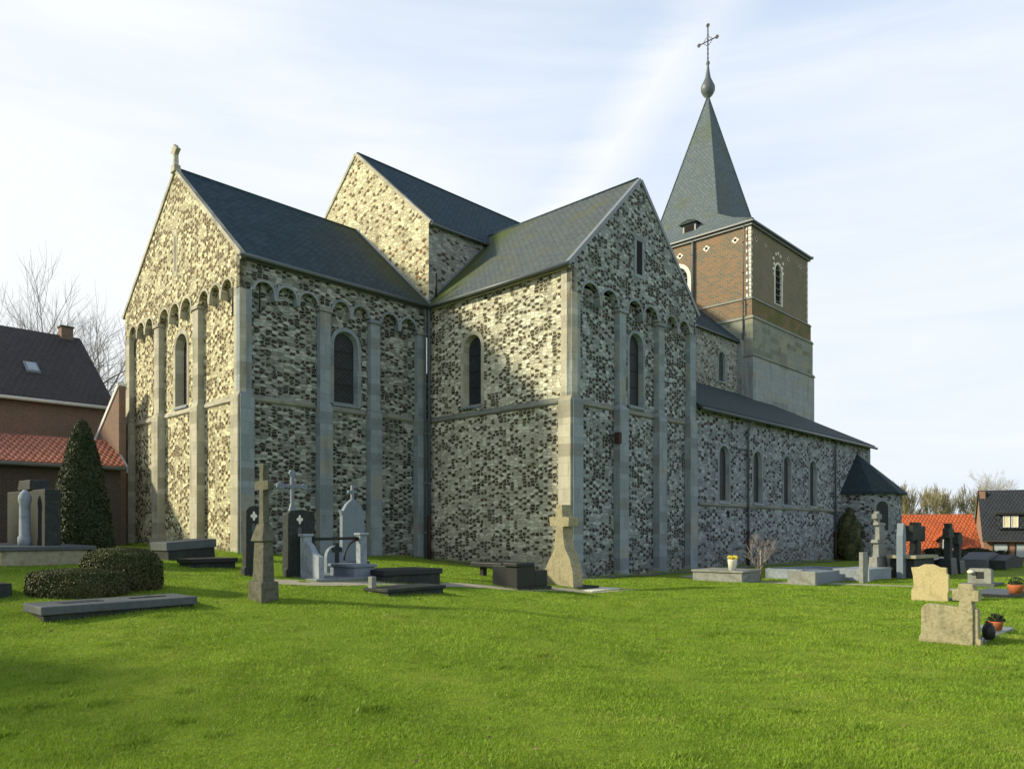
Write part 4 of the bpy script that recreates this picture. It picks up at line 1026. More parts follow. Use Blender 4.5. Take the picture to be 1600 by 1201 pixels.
# blue-grey stele and dark cross on plinth behind the tan headstone
e, p = grave('pale_obelisk', 1411, 905, 'slim pale blue stele between the chapel and the dark cross', 'gravestone')
profX(e, 'slab', 'granite_blue', [(0, 0), (.34, 0), (.34, H(p, 836)), (.24, H(p, 817)), (.10, H(p, 817)), (0, H(p, 836))], 0, .2)
e, p = grave('dark_cross', 1430, 903, 'broad dark stone cross on a wide mossy plinth behind the tan headstone', 'grave cross')
la = LA(p, 1446)
bx(e, 'plinth', 'slate_stone', -.5, la+.7, -.1, .6, -.2, H(p, 872)); bx(e, 'plinth_slab', 'old_stone', -.65, la+.85, -.2, .7, H(p, 872), H(p, 867))
profX(e, 'cross', 'slate_stone', cross_profile(1.45, H(p, 814)-H(p, 867), .2, .66, .35), .1, .25, x=la/2+.25, z=H(p, 868))
e, p = grave('black_cross', 1489, 899, 'taller of the two black crosses in front of the orange roofed house', 'grave cross')
bx(e, 'base', 'granite_dark', -.1, .8, 0, .5, -.2, H(p, 872), .02, .06)
profX(e, 'cross', 'slate_stone', cross_profile(.72, H(p, 816)-H(p, 872), .14, .72, .25), .12, .2, x=.3, z=H(p, 873))
e, p = grave('black_cross', 1503, 897, 'shorter black cross standing right behind the taller one', 'grave cross')
bx(e, 'base', 'granite_dark', -.1, .7, 0, .5, -.2, H(p, 876), .02, .06)
profX(e, 'cross', 'slate_stone', cross_profile(.6, H(p, 830)-H(p, 876), .14, .75, .25), .12, .2, x=.3, z=H(p, 877))
def low(px, py, pr, h, label, mat, name='low_tomb', depth=.9, cat='tomb'):
    e, p = grave(name, px, py, label, cat); la = LA(p, pr)
    bx(e, 'body', mat, 0, la, 0, depth, -.2, h*.8, .01, .02); bx(e, 'lid', mat, -.04, la+.04, -.04, depth+.04, h*.8, h, .01)
    return e, p
low(1392, 903, 1424, .35, 'brownish low tomb between the pale column monument and the dark cross', 'old_stone')
low(1455, 899, 1490, .55, 'dark low tomb directly left of the two black crosses', 'granite_dark')
e, p = grave('gabled_tomb', 1541, 891, 'grey gabled tomb in front of the brick house windows', 'tomb')
la = LA(p, 1568); profX(e, 'body', 'blue_stone', [(0, -.2), (la, -.2), (la, .45), (la*.55, H(p, 864)), (la*.45, H(p, 864)), (0, .45)], 0, .9)
e, p = grave('gabled_tomb', 1571, 891, 'brownish gabled tomb farthest right before the brick house', 'tomb')
la = LA(p, 1598); profX(e, 'body', 'slate_stone', [(0, -.2), (la, -.2), (la, .4), (la*.5, H(p, 868)), (0, .4)], 0, .9)
# grey headstone with a dark plaque
e, p = grave('plaque_headstone', 1549, 917, 'small grey headstone with dark plaque and a white ornament on the right lawn', 'gravestone')
la, lb = .28, LB(p, 1512); h = H(p, 888)
profY(e, 'slab', 'pale_concrete', [(0, 0), (lb, 0), (lb, h*.9), (lb*.9, h), (lb*.1, h), (0, h*.9)], 0, la)
mb = MB(); mb.box(-.015, .0, lb*.32, lb*.64, h*.45, h*.82); mb.build('plaque', M['granite_dark'], e)
mb = MB(); mb.lathe([(.04, h*.7), (.09, h*.76), (.09, h*.86), (.03, h*.9)], 10, (-.05, lb*.84)); mb.build('ornament', M['cream'], e)
bx(e, 'base', 'blue_stone', -.15, la+.9, -.1, lb+.15, -.15, .1)
e, p = grave('grave_slab', 1577, 936, 'dark low slab carrying a red pot at the right edge', 'grave slab')
bx(e, 'slab', 'granite_dark', 0, 1.8, 0, .8, -.1, .10)
e = empty('red_pot', (p.x+.45, p.y+.45, p.z+.10), 0); tag(e, 'round red pot with dark plant on the dark slab at the right edge', 'flower pot')
mb = MB(); mb.lathe([(.12, 0), (.17, .16), (.17, .2), (.13, .2)], 14); mb.build('pot', M['terracotta'], e)
def tuft(e, name, mat, c, r, n, s_):
    mb = MB()
    for k in range(n):
        d = Vector((random.gauss(0,1), random.gauss(0,1), abs(random.gauss(0,.8)))).normalized()*r*random.random()**.4; q = Vector(c)+d
        t = Vector((random.gauss(0,1), random.gauss(0,1), random.gauss(0,1))).normalized()*s_; u = t.orthogonal().normalized()*s_*.5
        mb.add([q-t, q+u, q+t, q-u], [(0,1,2,3)])
    return mb.build(name, M[mat], e, recalc=False)
M['darkleaf'] = plain('dark_leaves', (.022, .035, .014), .7, .5, 20)
tuft(e, 'plant', 'darkleaf', (0, 0, .22), .17, 120, .04)

# 11 the two tan headstones in the right foreground
e, p = grave('tan_headstone', 1481, 941, 'blank tan sandstone headstone with waisted sides and a low arched top', 'gravestone')
la, lb = .10, LB(p, 1424); h = H(p, 884)
prof = [(0, 0), (lb, 0), (lb, h*.32), (lb*.93, h*.40), (lb*.95, h*.70), (lb*.99, h*.88), (lb*1.0, h*.95), (lb*.80, h*.96), (lb*.62, h*1.04), (lb*.38, h*1.04), (lb*.20, h*.96), (.02, h*.95), (.02, h*.80), (-.02, h*.76), (-.02, h*.3), (0, h*.25)]
profY(e, 'slab', 'tan_stone', prof, 0, la, bev=.012)
bx(e, 'kerb', 'blue_stone', la, la+.9, .05, lb-.05, -.1, .05)
e, p = grave('tan_cross_headstone', 1533, 1011, 'foreground tan headstone of one low block with a stubby cross rising at its right end', 'gravestone')
la, lb = .13, LB(p, 1436); h = H(p, 950); hc = H(p, 913)
prof = [(0, 0), (lb, 0), (lb, h*.16), (lb*.97, h*.2), (lb*.97, h*.88), (lb*.92, h*1.0), (lb*.86, h*1.04), (lb*.40, h*1.0), (.04, h*.96), (.03, h*.2), (0, h*.18)]
profY(e, 'slab', 'tan_rough', prof, 0, la, bev=.012)
xc = lb*.235
prof = [(-.09, 0), (.10, 0), (.088, h*.95), (.075, H(p, 940)), (.16, H(p, 940)), (.165, H(p, 923)), (.10, H(p, 922)), (.085, hc), (-.085, hc), (-.10, H(p, 922)), (-.155, H(p, 923)), (-.155, H(p, 940)), (-.075, H(p, 940)), (-.088, h*.95)]
profY(e, 'cross', 'tan_rough', prof, -.035, la+.06, y=xc, bev=.012)
tan_p, tan_lb = p.copy(), lb
e = empty('grave_bed', tan_p+A*.25, ROT); tag(e, 'flat grey grave kerb on the grass behind the tan cross headstone', 'grave kerb')
for x0, x1, y0, y1 in ((0, 1.9, 0, .09), (0, 1.9, tan_lb-.15, tan_lb-.06), (0, .1, .09, tan_lb-.15), (1.8, 1.9, .09, tan_lb-.15)): bx(e, 'kerb', 'granite_grey', x0, x1, y0, y1, -.08, .07, .008)
bx(e, 'bed', 'blue_stone', .1, 1.8, .09, tan_lb-.15, -.08, .035, 0)
q = at(1556, 990); e = empty('terracotta_pot', (q.x, q.y, q.z+.06), 0); tag(e, 'small terracotta pot with a dark plant behind the tan cross headstone', 'flower pot')
mb = MB(); mb.lathe([(.075, 0), (.10, .10), (.105, .13), (.08, .13)], 14); mb.build('pot', M['terracotta'], e); tuft(e, 'plant', 'darkleaf', (0, 0, .14), .115, 160, .03)
q = tan_p+A*.36+B*.0; e = empty('round_urn', (q.x+.02, q.y, q.z+.07), 0); tag(e, 'squat dark urn close behind the tan cross headstone', 'urn')
mb = MB(); mb.lathe([(.05, 0), (.075, .04), (.085, .11), (.07, .18), (.04, .21)], 16); mb.build('body', M['granite_dark'], e); tuft(e, 'plant', 'darkleaf', (0, 0, .21), .05, 40, .022)

# 12 far left: big dark family monument with a pale pillar figure
e, p = grave('family_monument', 22, 883, 'large dark wall monument with a pale standing pillar at the far left', 'grave monument')
lw = 2.7; h = H(p, 762)
q0 = empty('tmp', (0, 0, 0)); bpy.data.objects.remove(q0)
mb = MB(); mb.box(.5, .8, -.12, 2.6, -.1, h); mb.build('back_slab', M['slate_stone'], e, bevel=.02)
mb = MB(); mb.box(.45, .85, .75, 1.6, h-.0, h+.22, .02); mb.build('back_crest', M['slate_stone'], e, bevel=.02)
mb = MB(); prof = [(.13, .35), (.13, .55), (.105, .58), (.10, h*.80), (.12, h*.84), (.12, h*.90), (.085, h*.95), (.03, h*.99)]
mb.lathe(prof, 14, (.28, .38)); mb.build('pillar', M['whitewash'], e)
bx(e, 'plinth', 'old_stone', -.3, 1.2, -.4, lw, -.1, .30, .015); bx(e, 'plinth_top', 'blue_stone', -.36, 1.36, -.46, lw+.02, .30, .38, .01)
e, p = grave('grave_slab', 8, 935, 'dark tilted slab end cut by the left edge of the view', 'grave slab')
bx(e, 'slab', 'slate_stone', -1.4, LA(p, 19), -.0, .9, -.05, .22, .012)

# ------------------------------------------------------------------ clipped shrubs
def leafmat(name, c1, c2, c3):
    n = NT(name); o = n.n('ShaderNodeObjectInfo'); r = n.n('ShaderNodeAttribute', attribute_name='rnd').outputs['Fac']
    p = n.tc.outputs['Object']; b = n.noise(p, 2.5, 4, .6)
    col = n.mix(r, c1, c2); col = n.mix(n.math('MULTIPLY', n.step(b, .45, .7), .6), col, c3)
    return n.done(col, .6, None, .3)
M['yew'] = leafmat('yew_leaves', (.022, .035, .010), (.045, .062, .018), (.06, .06, .022))
M['box'] = leafmat('box_leaves', (.040, .055, .016), (.075, .085, .028), (.10, .085, .035))
def leaf_cloud(pts, nrm, size, flat=.4):
    """one small quad per point, roughly facing outward"""
    n = len(pts); t = rng.normal(size=(n, 3)); nn = nrm+rng.normal(size=(n, 3))*flat
    nn /= np.linalg.norm(nn, axis=1, keepdims=True)+1e-9
    t -= nn*(t*nn).sum(1, keepdims=True); t /= np.linalg.norm(t, axis=1, keepdims=True); b = np.cross(nn, t)
    s = size*(.6+.8*rng.random((n, 1)))
    v = np.stack([pts-t*s, pts+b*s*.5, pts+t*s, pts-b*s*.5], 1)
    return v
def leaf_obj(name, v, mat, parent, core=None):
    n = len(v); me = bpy.data.meshes.new(name); me.vertices.add(n*4); me.vertices.foreach_set('co', v.reshape(-1).astype(np.float32))
    me.loops.add(n*4); me.loops.foreach_set('vertex_index', np.arange(n*4, dtype=np.int32)); me.polygons.add(n)
    me.polygons.foreach_set('loop_start', np.arange(0, n*4, 4, dtype=np.int32)); me.polygons.foreach_set('loop_total', np.full(n, 4, np.int32)); me.update()
    a = me.attributes.new('rnd', 'FLOAT', 'FACE'); a.data.foreach_set('value', rng.random(n).astype(np.float32))
    me.materials.append(M[mat]); o = bpy.data.objects.new(name, me); COL.objects.link(o); o.parent = parent; return o
def shrub(name, loc, prof, label, cat, mat, n=14000, size=.035, sx=1., sy=1., trunk=True, lump=.06, rz=0.):
    """prof: list of (r, z); squashed by sx, sy"""
    e = empty(name, loc, rz); tag(e, label, cat)
    zs = np.array([z for r, z in prof]); rs = np.array([r for r, z in prof])
    seg = np.hypot(np.diff(zs), np.diff(rs)); area = seg*(rs[1:]+rs[:-1]+.02); cum = np.concatenate([[0], np.cumsum(area)]); u = rng.random(n)*cum[-1]
    tt = np.interp(u, cum, np.arange(len(cum))); z = np.interp(tt, np.arange(len(zs)), zs); r = np.interp(tt, np.arange(len(rs)), rs)
    a = rng.random(n)*2*np.pi
    k = 1+lump*(np.sin(a*3+z*5)+np.sin(a*7-z*9)*.6+np.sin(z*17+a*2)*.4); dep = 1-.10*rng.random(n)**2
    noise = 1+rng.normal(size=n)*.02+.05*(rng.random(n) > .97)
    x = r*np.cos(a)*k*dep*noise*sx; y = r*np.sin(a)*k*dep*noise*sy
    nr = np.stack([np.cos(a), np.sin(a), .25+0*a], -1)
    leaf_obj('crown', leaf_cloud(np.stack([x, y, z], -1), nr, size, .7), mat, e)
    mb = MB(); m = 20
    vs = [(r_*.9*sx*math.cos(2*math.pi*j/m)*(1+lump*math.sin(3*2*math.pi*j/m+z_*5)), r_*.9*sy*math.sin(2*math.pi*j/m)*(1+lump*math.sin(3*2*math.pi*j/m+z_*5)), z_*.985) for r_, z_ in prof for j in range(m)]
    mb.add(vs, [(i*m+j, i*m+(j+1) % m, (i+1)*m+(j+1) % m, (i+1)*m+j) for i in range(len(prof)-1) for j in range(m)], True)
    mb.build('inner_branches', M[mat], e, recalc=False)
    if trunk: mb = MB(); mb.tube([(0, 0, -.1), (0, 0, prof[-1][1]*.5)], [.08, .03], 8); mb.build('trunk', M['bark'], e)
    return e
M['bark'] = plain('bark', (.10, .09, .075), .95, .5, 12, .1, bump=.8)
M['twig'] = plain('twig_bark', (.27, .25, .24), .95, .3, 6, .1)
p = at(128, 870); h = zat(p, 652)-p.z; r0 = (LA(p, 172)*A.x+0)
rb = 45/FPX*p.y
shrub('conical_yew', (p.x, p.y, p.z-.05), [(rb*.94, 0), (rb*1.02, h*.06), (rb*.98, h*.18), (rb*.85, h*.36), (rb*.68, h*.58), (rb*.47, h*.78), (rb*.29, h*.92), (rb*.14, h*.985), (.0, h)], 'tall dark clipped conical yew in front of the red tiled outbuilding', 'yew tree', 'yew', 42000, .028, lump=.03)
p = at(173, 924); h = zat(p, 853)-p.z; rb = 60/FPX*p.y
shrub('round_hedge', (p.x, p.y+.35, p.z-.05), [(rb*.86, 0), (rb*1.0, h*.25), (rb*1.0, h*.65), (rb*.88, h*.88), (rb*.6, h*.99), (0, h*1.02)], 'taller rounded brown-green clipped bush beside the conical yew', 'bush', 'box', 40000, .019, sx=1., sy=.75, lump=.03)
p = at(102, 934); h = zat(p, 886)-p.z; rb = 78/FPX*p.y
shrub('low_hedge', (p.x, p.y+.25, p.z-.05), [(rb*.92, 0), (rb*1.0, h*.3), (rb*.97, h*.65), (rb*.85, h*.9), (rb*.55, h*1.0), (0, h*1.02)], 'lower spreading dark clipped bush nearest the flat grey slab', 'bush', 'box', 40000, .019, sx=1., sy=.55, lump=.04)

# ------------------------------------------------------------------ bare trees
def bare_tree(name, loc, height, label, seed, spread=.5, depth=6, trunk_r=None, group=None, mat='twig', cat='tree', first=.25, kids=(3, 5), upw=.35, thick=1.):
    rd = random.Random(seed); e = empty(name, loc, rd.random()*6); tag(e, label, cat, group)
    tr = trunk_r or height*.018
    T = MB(); C = MB()
    def grow(p, d, L, r, lv):
        path = [p.copy()]; rads = [r]; q = p.copy(); dd = d.copy(); ns = 4 if lv < 2 else (3 if lv < 4 else 2)
        for i in range(ns):
            dd = (dd+Vector((rd.gauss(0,.12), rd.gauss(0,.12), rd.gauss(0,.06)+upw*.12))).normalized(); q = q+dd*(L/ns); path.append(q.copy()); rads.append(r*(1-.45*(i+1)/ns))
        (T if lv == 0 else C).tube(path, rads, 7 if lv == 0 else (4 if lv < 3 else 3), cap=False)
        if lv >= depth: return
        n = rd.randint(*kids)+(1 if lv == 0 else 0)
        for k in range(n):
            f = rd.uniform(.45, 1.) if lv else rd.uniform(first+.2, 1.); j = min(int(f*ns), ns-1); b = path[j].lerp(path[j+1], f*ns-j)
            ax = dd.orthogonal().normalized(); ax.rotate(Matrix.Rotation(rd.uniform(0, 6.28), 3, dd))
            nd = (dd*(1-spread*.55)+ax*spread*rd.uniform(.7, 1.3)+Vector((0, 0, upw*.4))).normalized()
            grow(b, nd, L*rd.uniform(.55, .80), max(r*(1-.45*f)*.62, .005*thick), lv+1)
        if lv: grow(q, dd, L*.7, max(r*.5, .005*thick), lv+1)
    grow(Vector((0, 0, -.3)), Vector((0, 0, 1)), height*.36, tr, 0)
    T.build('trunk', M['bark'], e, recalc=False); C.build('crown', M[mat], e, recalc=False)
    # fit to the wanted height
    zmax = max(v.z for v in C.v); s_ = height/zmax; e.scale = (s_, s_, s_)
    return e
for i, (px, Y, ytop, sd, sp, lab) in enumerate([(58, 52, 405, 3, .55, 'tall bare tree with wide branches directly above the dark roof ridge'),
        (-30, 55, 420, 5, .5, 'bare tree whose branches enter at the left edge of the view'), (112, 58, 455, 8, .5, 'medium bare tree rising behind the house chimney'),
        (150, 60, 530, 11, .55, 'low bare tree between the house roof and the church gable'), (186, 63, 570, 13, .55, 'small dense bare tree right against the left edge of the church')]):
    X = (px-800)/FPX*Y; bare_tree('bare_tree', (X, Y, 1.0), EYE+(HOR-ytop)/FPX*Y-1., lab, sd, sp, depth=5, group='bare trees behind the left house', thick=1.4, kids=(2, 4))
# trees out of view on the sunny side, whose branches throw the soft shadows on the lawn and gable
for i, (x, y, h, sd) in enumerate([(-19, 5.2, 7.5, 21), (-24, 8.5, 8, 22), (-21, 13.0, 7, 23), (-36, 21, 10.5, 24), (-38, 27, 10.5, 25)]):
    bare_tree('bare_tree', (x, y, float(gz(x, y))), h, 'bare leafless tree standing beyond the left edge of the churchyard, number %s from the front' % ('one', 'two', 'three', 'four', 'five')[i], sd, .55, depth=5, thick=6, group='bare trees beside the churchyard')
for x, y, h, r, nm in ((-24, 14.5, 7.6, 2.4, 'nearer'), (-26.5, 18.5, 8.2, 2.5, 'middle'), (-28, 23., 8.0, 2.6, 'farther')):  # unseen evergreens added to shade the gable foot and the left graves
    shrub('shade_evergreen', (x, y, 1.), [(r*.7, 0), (r, h*.12), (r*.92, h*.35), (r*.66, h*.62), (r*.34, h*.86), (0, h)], 'unseen dense evergreen added for shade beyond the left edge of the churchyard, the %s of three' % nm, 'evergreen tree', 'yew', 16000, .09, lump=.12)
shrub('shade_evergreen', (-12.2, 6.3, .6), [(.9, 0), (1.3, .4), (1.3, 1.6), (.9, 2.8), (0, 3.9)], 'single small unseen evergreen added left of the lawn to shade it, nearest the camera', 'evergreen tree', 'yew', 9000, .07, lump=.15)  # unseen evergreen added to darken the left of the front lawn
# sapling by the aisle
p = at(1186, 908)
hs_ = zat(p, 828)-p.z
e = bare_tree('sapling', p, hs_, 'thin young tree with a few brown leaves by the aisle wall', 31, .5, depth=3, trunk_r=.025, thick=1.0, first=.35)
M['brownleaf'] = plain('brown_leaves', (.12, .07, .045), .8, .5, 20)
k_ = 1/e.scale[0]; tuft(e, 'leaves', 'brownleaf', (0, 0, hs_*.72*k_), .42*k_, 60, .035*k_)
M['pale_wood'] = plain('pale_wood', (.32, .28, .17), .8, .3, 12)
mb = MB(); mb.tube([(.05*k_, 0, -.1*k_), (.05*k_, 0, hs_*.62*k_)], .022*k_, 6); mb.build('stake', M['pale_wood'], e)
# tree row far right
M['willow'] = plain('yellow_green_twigs', (.33, .30, .18), .95, .4, 3, .1)
M['greytwig'] = plain('grey_twigs', (.42, .41, .40), .95, .3, 3, .1)
xs_ = [1405, 1420, 1434, 1447, 1461, 1474, 1487, 1500, 1513, 1527]
ordn = ['first', 'second', 'third', 'fourth', 'fifth', 'sixth', 'seventh', 'eighth', 'ninth', 'tenth']
wil = []
for i in range(3):
    Y = 105; X = (xs_[i]-800)/FPX*Y
    wil.append(bare_tree('willow_tree', (X, Y, -2), 9.9, 'x', 40+i, .34, kids=(2, 4), depth=5, group='row of yellow-green trees behind the orange roof', mat='willow', first=-.1, upw=.9, thick=4.2))
for i, px in enumerate(xs_):
    Y = 103+(i*37 % 9); X = (px-800)/FPX*Y; hh = 1.0+.09*math.sin(i*2.1)
    if i < 3: e = wil[i]; 
    else:
        s0 = wil[i % 3]; e = s0.copy(); COL.objects.link(e)
        for ch in list(s0.children): c = ch.copy(); COL.objects.link(c); c.parent = e
    e.location = (X, Y, -2); e.rotation_euler = (0, 0, i*1.3); sc0 = wil[i % 3].scale[0] if i >= 3 else e.scale[0]; e.scale = (sc0, sc0, sc0*hh)
    e['label'] = 'hazy yellow-green tree, %s from the left in the row above the orange roof' % ordn[i]
for i, (px, Y, yt, lab) in enumerate([(1533, 90, 728, 'pale grey bare tree rising behind the brick chimney of the far house'), (1582, 95, 745, 'pale grey bare tree behind the dark roof at the right edge')]):
    X = (px-800)/FPX*Y; bare_tree('bare_tree', (X, Y, -2), EYE+(HOR-yt)/FPX*Y+2, lab, 60+i, .5, depth=6, kids=(2, 3), mat='greytwig', group='grey trees beyond the far houses', thick=2.2)

# ------------------------------------------------------------------ houses
M['hbrick'] = brickmat('house_brick', (.24, .13, .09), (.18, .115, .085), (.20, .18, .15))
M['hbrick_dark'] = brickmat('dark_wall_brick', (.075, .050, .038), (.055, .042, .034), (.09, .085, .075))
M['hbrick_far'] = brickmat('far_house_brick', (.33, .13, .07), (.25, .11, .065), (.30, .27, .22))
M['hbrick_orange'] = brickmat('orange_brick', (.42, .19, .08), (.34, .17, .08), (.38, .32, .22))
def pantile(name, c1, c2, bw=.22, bh=.30, gap=.35):
    n = NT(name); uv = n.tc.outputs['UV']; s = n.n('ShaderNodeSeparateXYZ'); n.l(uv, s.inputs[0])
    fx = n.math('FRACT', n.math('ADD', n.math('DIVIDE', s.outputs[0], bw), n.math('MULTIPLY', n.math('FLOOR', n.math('DIVIDE', s.outputs[1], bh)), .5))); fy = n.math('FRACT', n.math('DIVIDE', s.outputs[1], bh))
    roll = n.math('SINE', n.math('MULTIPLY', fx, math.pi)); v = n.vor(n.map((1/bw, 1/bh, 1)), 1, 0.)
    sp = n.n('ShaderNodeSeparateColor'); n.l(v.outputs['Color'], sp.inputs[0])
    f = n.noise(uv, 6, 4, .6)
    col = n.mix(sp.outputs[0], c1, c2); col = n.mix(n.math('MULTIPLY', n.step(f, .45, .7), .4), col, [x*.5 for x in c1])
    gp = n.math('MAXIMUM', n.math('LESS_THAN', roll, .35), n.math('MULTIPLY', n.math('LESS_THAN', fy, .18), .6)); col = n.mix(n.math('MULTIPLY', gp, gap), col, (.02, .015, .012))
    return n.done(col, .7, n.bump(n.math('ADD', roll, n.math('MULTIPLY', fy, -.5)), .9, .05), .3)
M['red_tile'] = pantile('red_pantiles', (.46, .16, .09), (.30, .10, .06), .20, .27, .75)
M['dark_tile'] = pantile('dark_tiles', (.062, .052, .046), (.045, .04, .037), .25, .3)
M['black_tile'] = pantile('black_tiles', (.035, .042, .05), (.025, .03, .038), .3, .34)
M['orange_tile'] = pantile('orange_tiles', (.55, .13, .04), (.42, .09, .03), .3, .34, .45)
M['upvc'] = plain('white_frame_paint', (.70, .70, .68), .5, .1)
M['curtain'] = plain('pale_curtained_glass', (.42, .47, .50), .3, .3, 3, .5)
M['cream_glass'] = plain('cream_curtained_glass', (.72, .66, .45), .4, .2, 3)  # cream pane colour for the dormer windows
def house(name, loc, rz, L, D, zb, ze, zr, wall, roof, label, cat='house', over=.3, eav='upvc'):
    """origin at front left of the facade; x along facade, y away from the viewer"""
    e = empty(name, loc, rz); tag(e, label, cat); mb = MB()
    mb.prism([(0, 0, zb), (0, D, zb), (0, D, ze), (0, D/2, zr-.05), (0, 0, ze)], (L, 0, 0)); mb.build('wall', M[wall], e)
    sl_ = (zr-ze)/(D/2); ob = over*sl_
    mb = MB(); mb.prism([(-.12, -over, ze-ob+.03), (-.12, D/2, zr+.03), (-.12, D+over, ze-ob+.03), (-.12, D+over, ze-ob+.17), (-.12, D/2, zr+.19), (-.12, -over, ze-ob+.17)], (L+.24, 0, 0)); r = mb.build('roof', M[roof], e)
    mb = MB(); mb.tube([(-.1, -over-.05, ze-ob+.05), (L+.1, -over-.05, ze-ob+.05)], .075, 8); mb.build('gutter', M[eav], e)
    return e, r
# left house, parallel to the nave
Y = 33.; pr_ = Vector(((173-800)/FPX*Y, Y, 0)); Lh = 17.; o_ = pr_-A*Lh
ze_ = EYE+(HOR-640)/FPX*Y; zr_ = ze_+3.75
e, r = house('brick_house', o_, ROT, Lh, 9.0, 0.3, ze_+.2, zr_, 'hbrick', 'dark_tile', 'brick house with a dark tiled roof, chimney and skylight at the far left')
ch = MB(); ch.box(Lh-.75, Lh-.25, 4.25, 4.75, zr_-1.2, zr_+.55); c = ch.build('chimney', M['hbrick'], r); ch = MB(); ch.box(Lh-.79, Lh-.21, 4.21, 4.79, zr_+.55, zr_+.62); ch.build('chimney_cap', M['hbrick_dark'], r)
# skylight on the front slope
sk = Vector((Lh-5.3, 1.75, 0)); zsk = ze_+.2+(zr_-ze_-.2)/4.5*1.75+.16
sl_ = (zr_-ze_-.2)/4.5
mb = MB(); mb.prism([(Lh-2.85, 1.3, zsk-sl_*.45+.02), (Lh-2.35, 1.3, zsk-sl_*.45+.02), (Lh-2.35, 1.95, zsk+sl_*.2+.02), (Lh-2.85, 1.95, zsk+sl_*.2+.02)], (0, -.03, .07)); o = mb.build('skylight', M['lead'], r)
mb = MB(); mb.prism([(Lh-2.79, 1.38, zsk-sl_*.37+.10), (Lh-2.41, 1.38, zsk-sl_*.37+.10), (Lh-2.41, 1.88, zsk+sl_*.13+.10), (Lh-2.79, 1.88, zsk+sl_*.13+.10)], (0, -.005, .012)); mb.build('glass', M['curtain'], o)
# red tiled outbuilding in front of it
Y = 28.6; ang = R(90-50); D2 = Vector((math.sin(R(50)), math.cos(R(50)), 0)); pr_ = Vector(((188-800)/FPX*Y, Y, 0)); Lo = 15.; o_ = pr_-D2*Lo
ze2 = EYE+(HOR-733)/FPX*Y; zr2 = ze2+1.0
e, r = house('outbuilding', o_, math.atan2(D2.y, D2.x), Lo, 4.2, 0.3, ze2+.1, zr2+.1, 'hbrick_dark', 'red_tile', 'low dark brick outbuilding with a red pantile roof beside the church', 'outbuilding', eav='gutter')
mb = MB(); sl_ = (zr2-ze2)/2.1
mb.prism([(Lo+.13, -.35, ze2-.15), (Lo+.13, 2.1, zr2+.1), (Lo+.13, 2.1, zr2+.36), (Lo+.13, -.35, ze2+.12)], (.06, 0, 0)); mb.build('verge', M['lead'], e)
mb = MB(); mb.box(Lo-6.3, Lo-5.1, .5, 1.6, zr2-.4, zr2-.0); 
# small sunlit brick gable between outbuilding and church
Y = 31; g0 = Vector(((150-800)/FPX*Y, Y, 0))
e = empty('brick_gable', g0, ROT); tag(e, 'small sunlit brick gable wall with a white sloping verge touching the church', 'wall')
zl, zh = EYE+(HOR-690)/FPX*Y, EYE+(HOR-655)/FPX*(Y+1.)
wd = 2.6
mb = MB(); mb.prism([(0, -wd, 0), (0, 0, 0), (0, 0, zl), (0, -wd, zh+.9)], (.25, 0, 0)); mb.build('wall', M['hbrick'], e)
mb = MB(); mb.prism([(-.05, .1, zl-.08), (-.05, -wd, zh+.84), (-.05, -wd, zh+1.02), (-.05, .1, zl+.1)], (.35, 0, 0)); mb.build('verge', M['upvc'], e)

# far right brick house with black roof and dormer
Y = 70.; X0 = (1537-800)/FPX*Y; zf = lambda py: EYE+(HOR-py)/FPX*Y
HA = R(-27); HD = Vector((math.cos(HA), math.sin(HA), 0)); HP = Vector((X0, Y, 0))
def px2(px): return ext(HP, HD, px)
e, r = house('brick_house', (X0, Y, 0), HA, 13., 8.6, -2.6, zf(840), zf(770)+.25, 'hbrick_far', 'black_tile', 'brick house with black tiled roof and a box dormer at the far right', over=.35, eav='iron')
def hwin(e, x0, x1, z0, z1, glass, y=0., pn=2, fw=.09, frame='iron'):
    mb = MB(); mb.prism([(x0, y-.06, z0), (x1, y-.06, z0), (x1, y-.06, z1), (x0, y-.06, z1)], (0, .10, 0), [[(x0+fw, y-.06, z0+fw), (x1-fw, y-.06, z0+fw), (x1-fw, y-.06, z1-fw), (x0+fw, y-.06, z1-fw)]]); o = mb.build('window', M[frame], e)
    mb = MB(); mb.box(x0+fw, x1-fw, y-.025, y+.01, z0+fw, z1-fw); mb.build('glass', M[glass], o)
    return o
for a, b in ((1551, 1576), (1586, 1612)):
    hwin(e, px2(a), px2(b), zf(871), zf(848), 'curtain')
    mb = MB(); mb.box(px2(a)-.1, px2(b)+.1, -.03, .02, zf(848)+.03, zf(848)+.28); mb.build('lintel', M['orange_tile'], e)
dz0, dz1 = zf(826), zf(804)
mb = MB(); mb.box(px2(1561), px2(1612), .35, 3.2, dz0, dz1); o = mb.build('dormer', M['black_tile'], r)
mb = MB(); mb.box(px2(1558), px2(1615), .1, 3.3, dz1, dz1+.18); mb.build('dormer_roof', M['iron'], r)
for a, b in ((1568, 1579), (1581, 1592)): hwin(r, px2(a), px2(b), dz0+.15, dz1-.1, 'cream_glass', y=.35, frame='upvc', fw=.07)
mb = MB(); mb.box(.0, .45, 3.5, 4.2, zf(785), zf(767)+.15); mb.build('chimney', M['hbrick_far'], r)
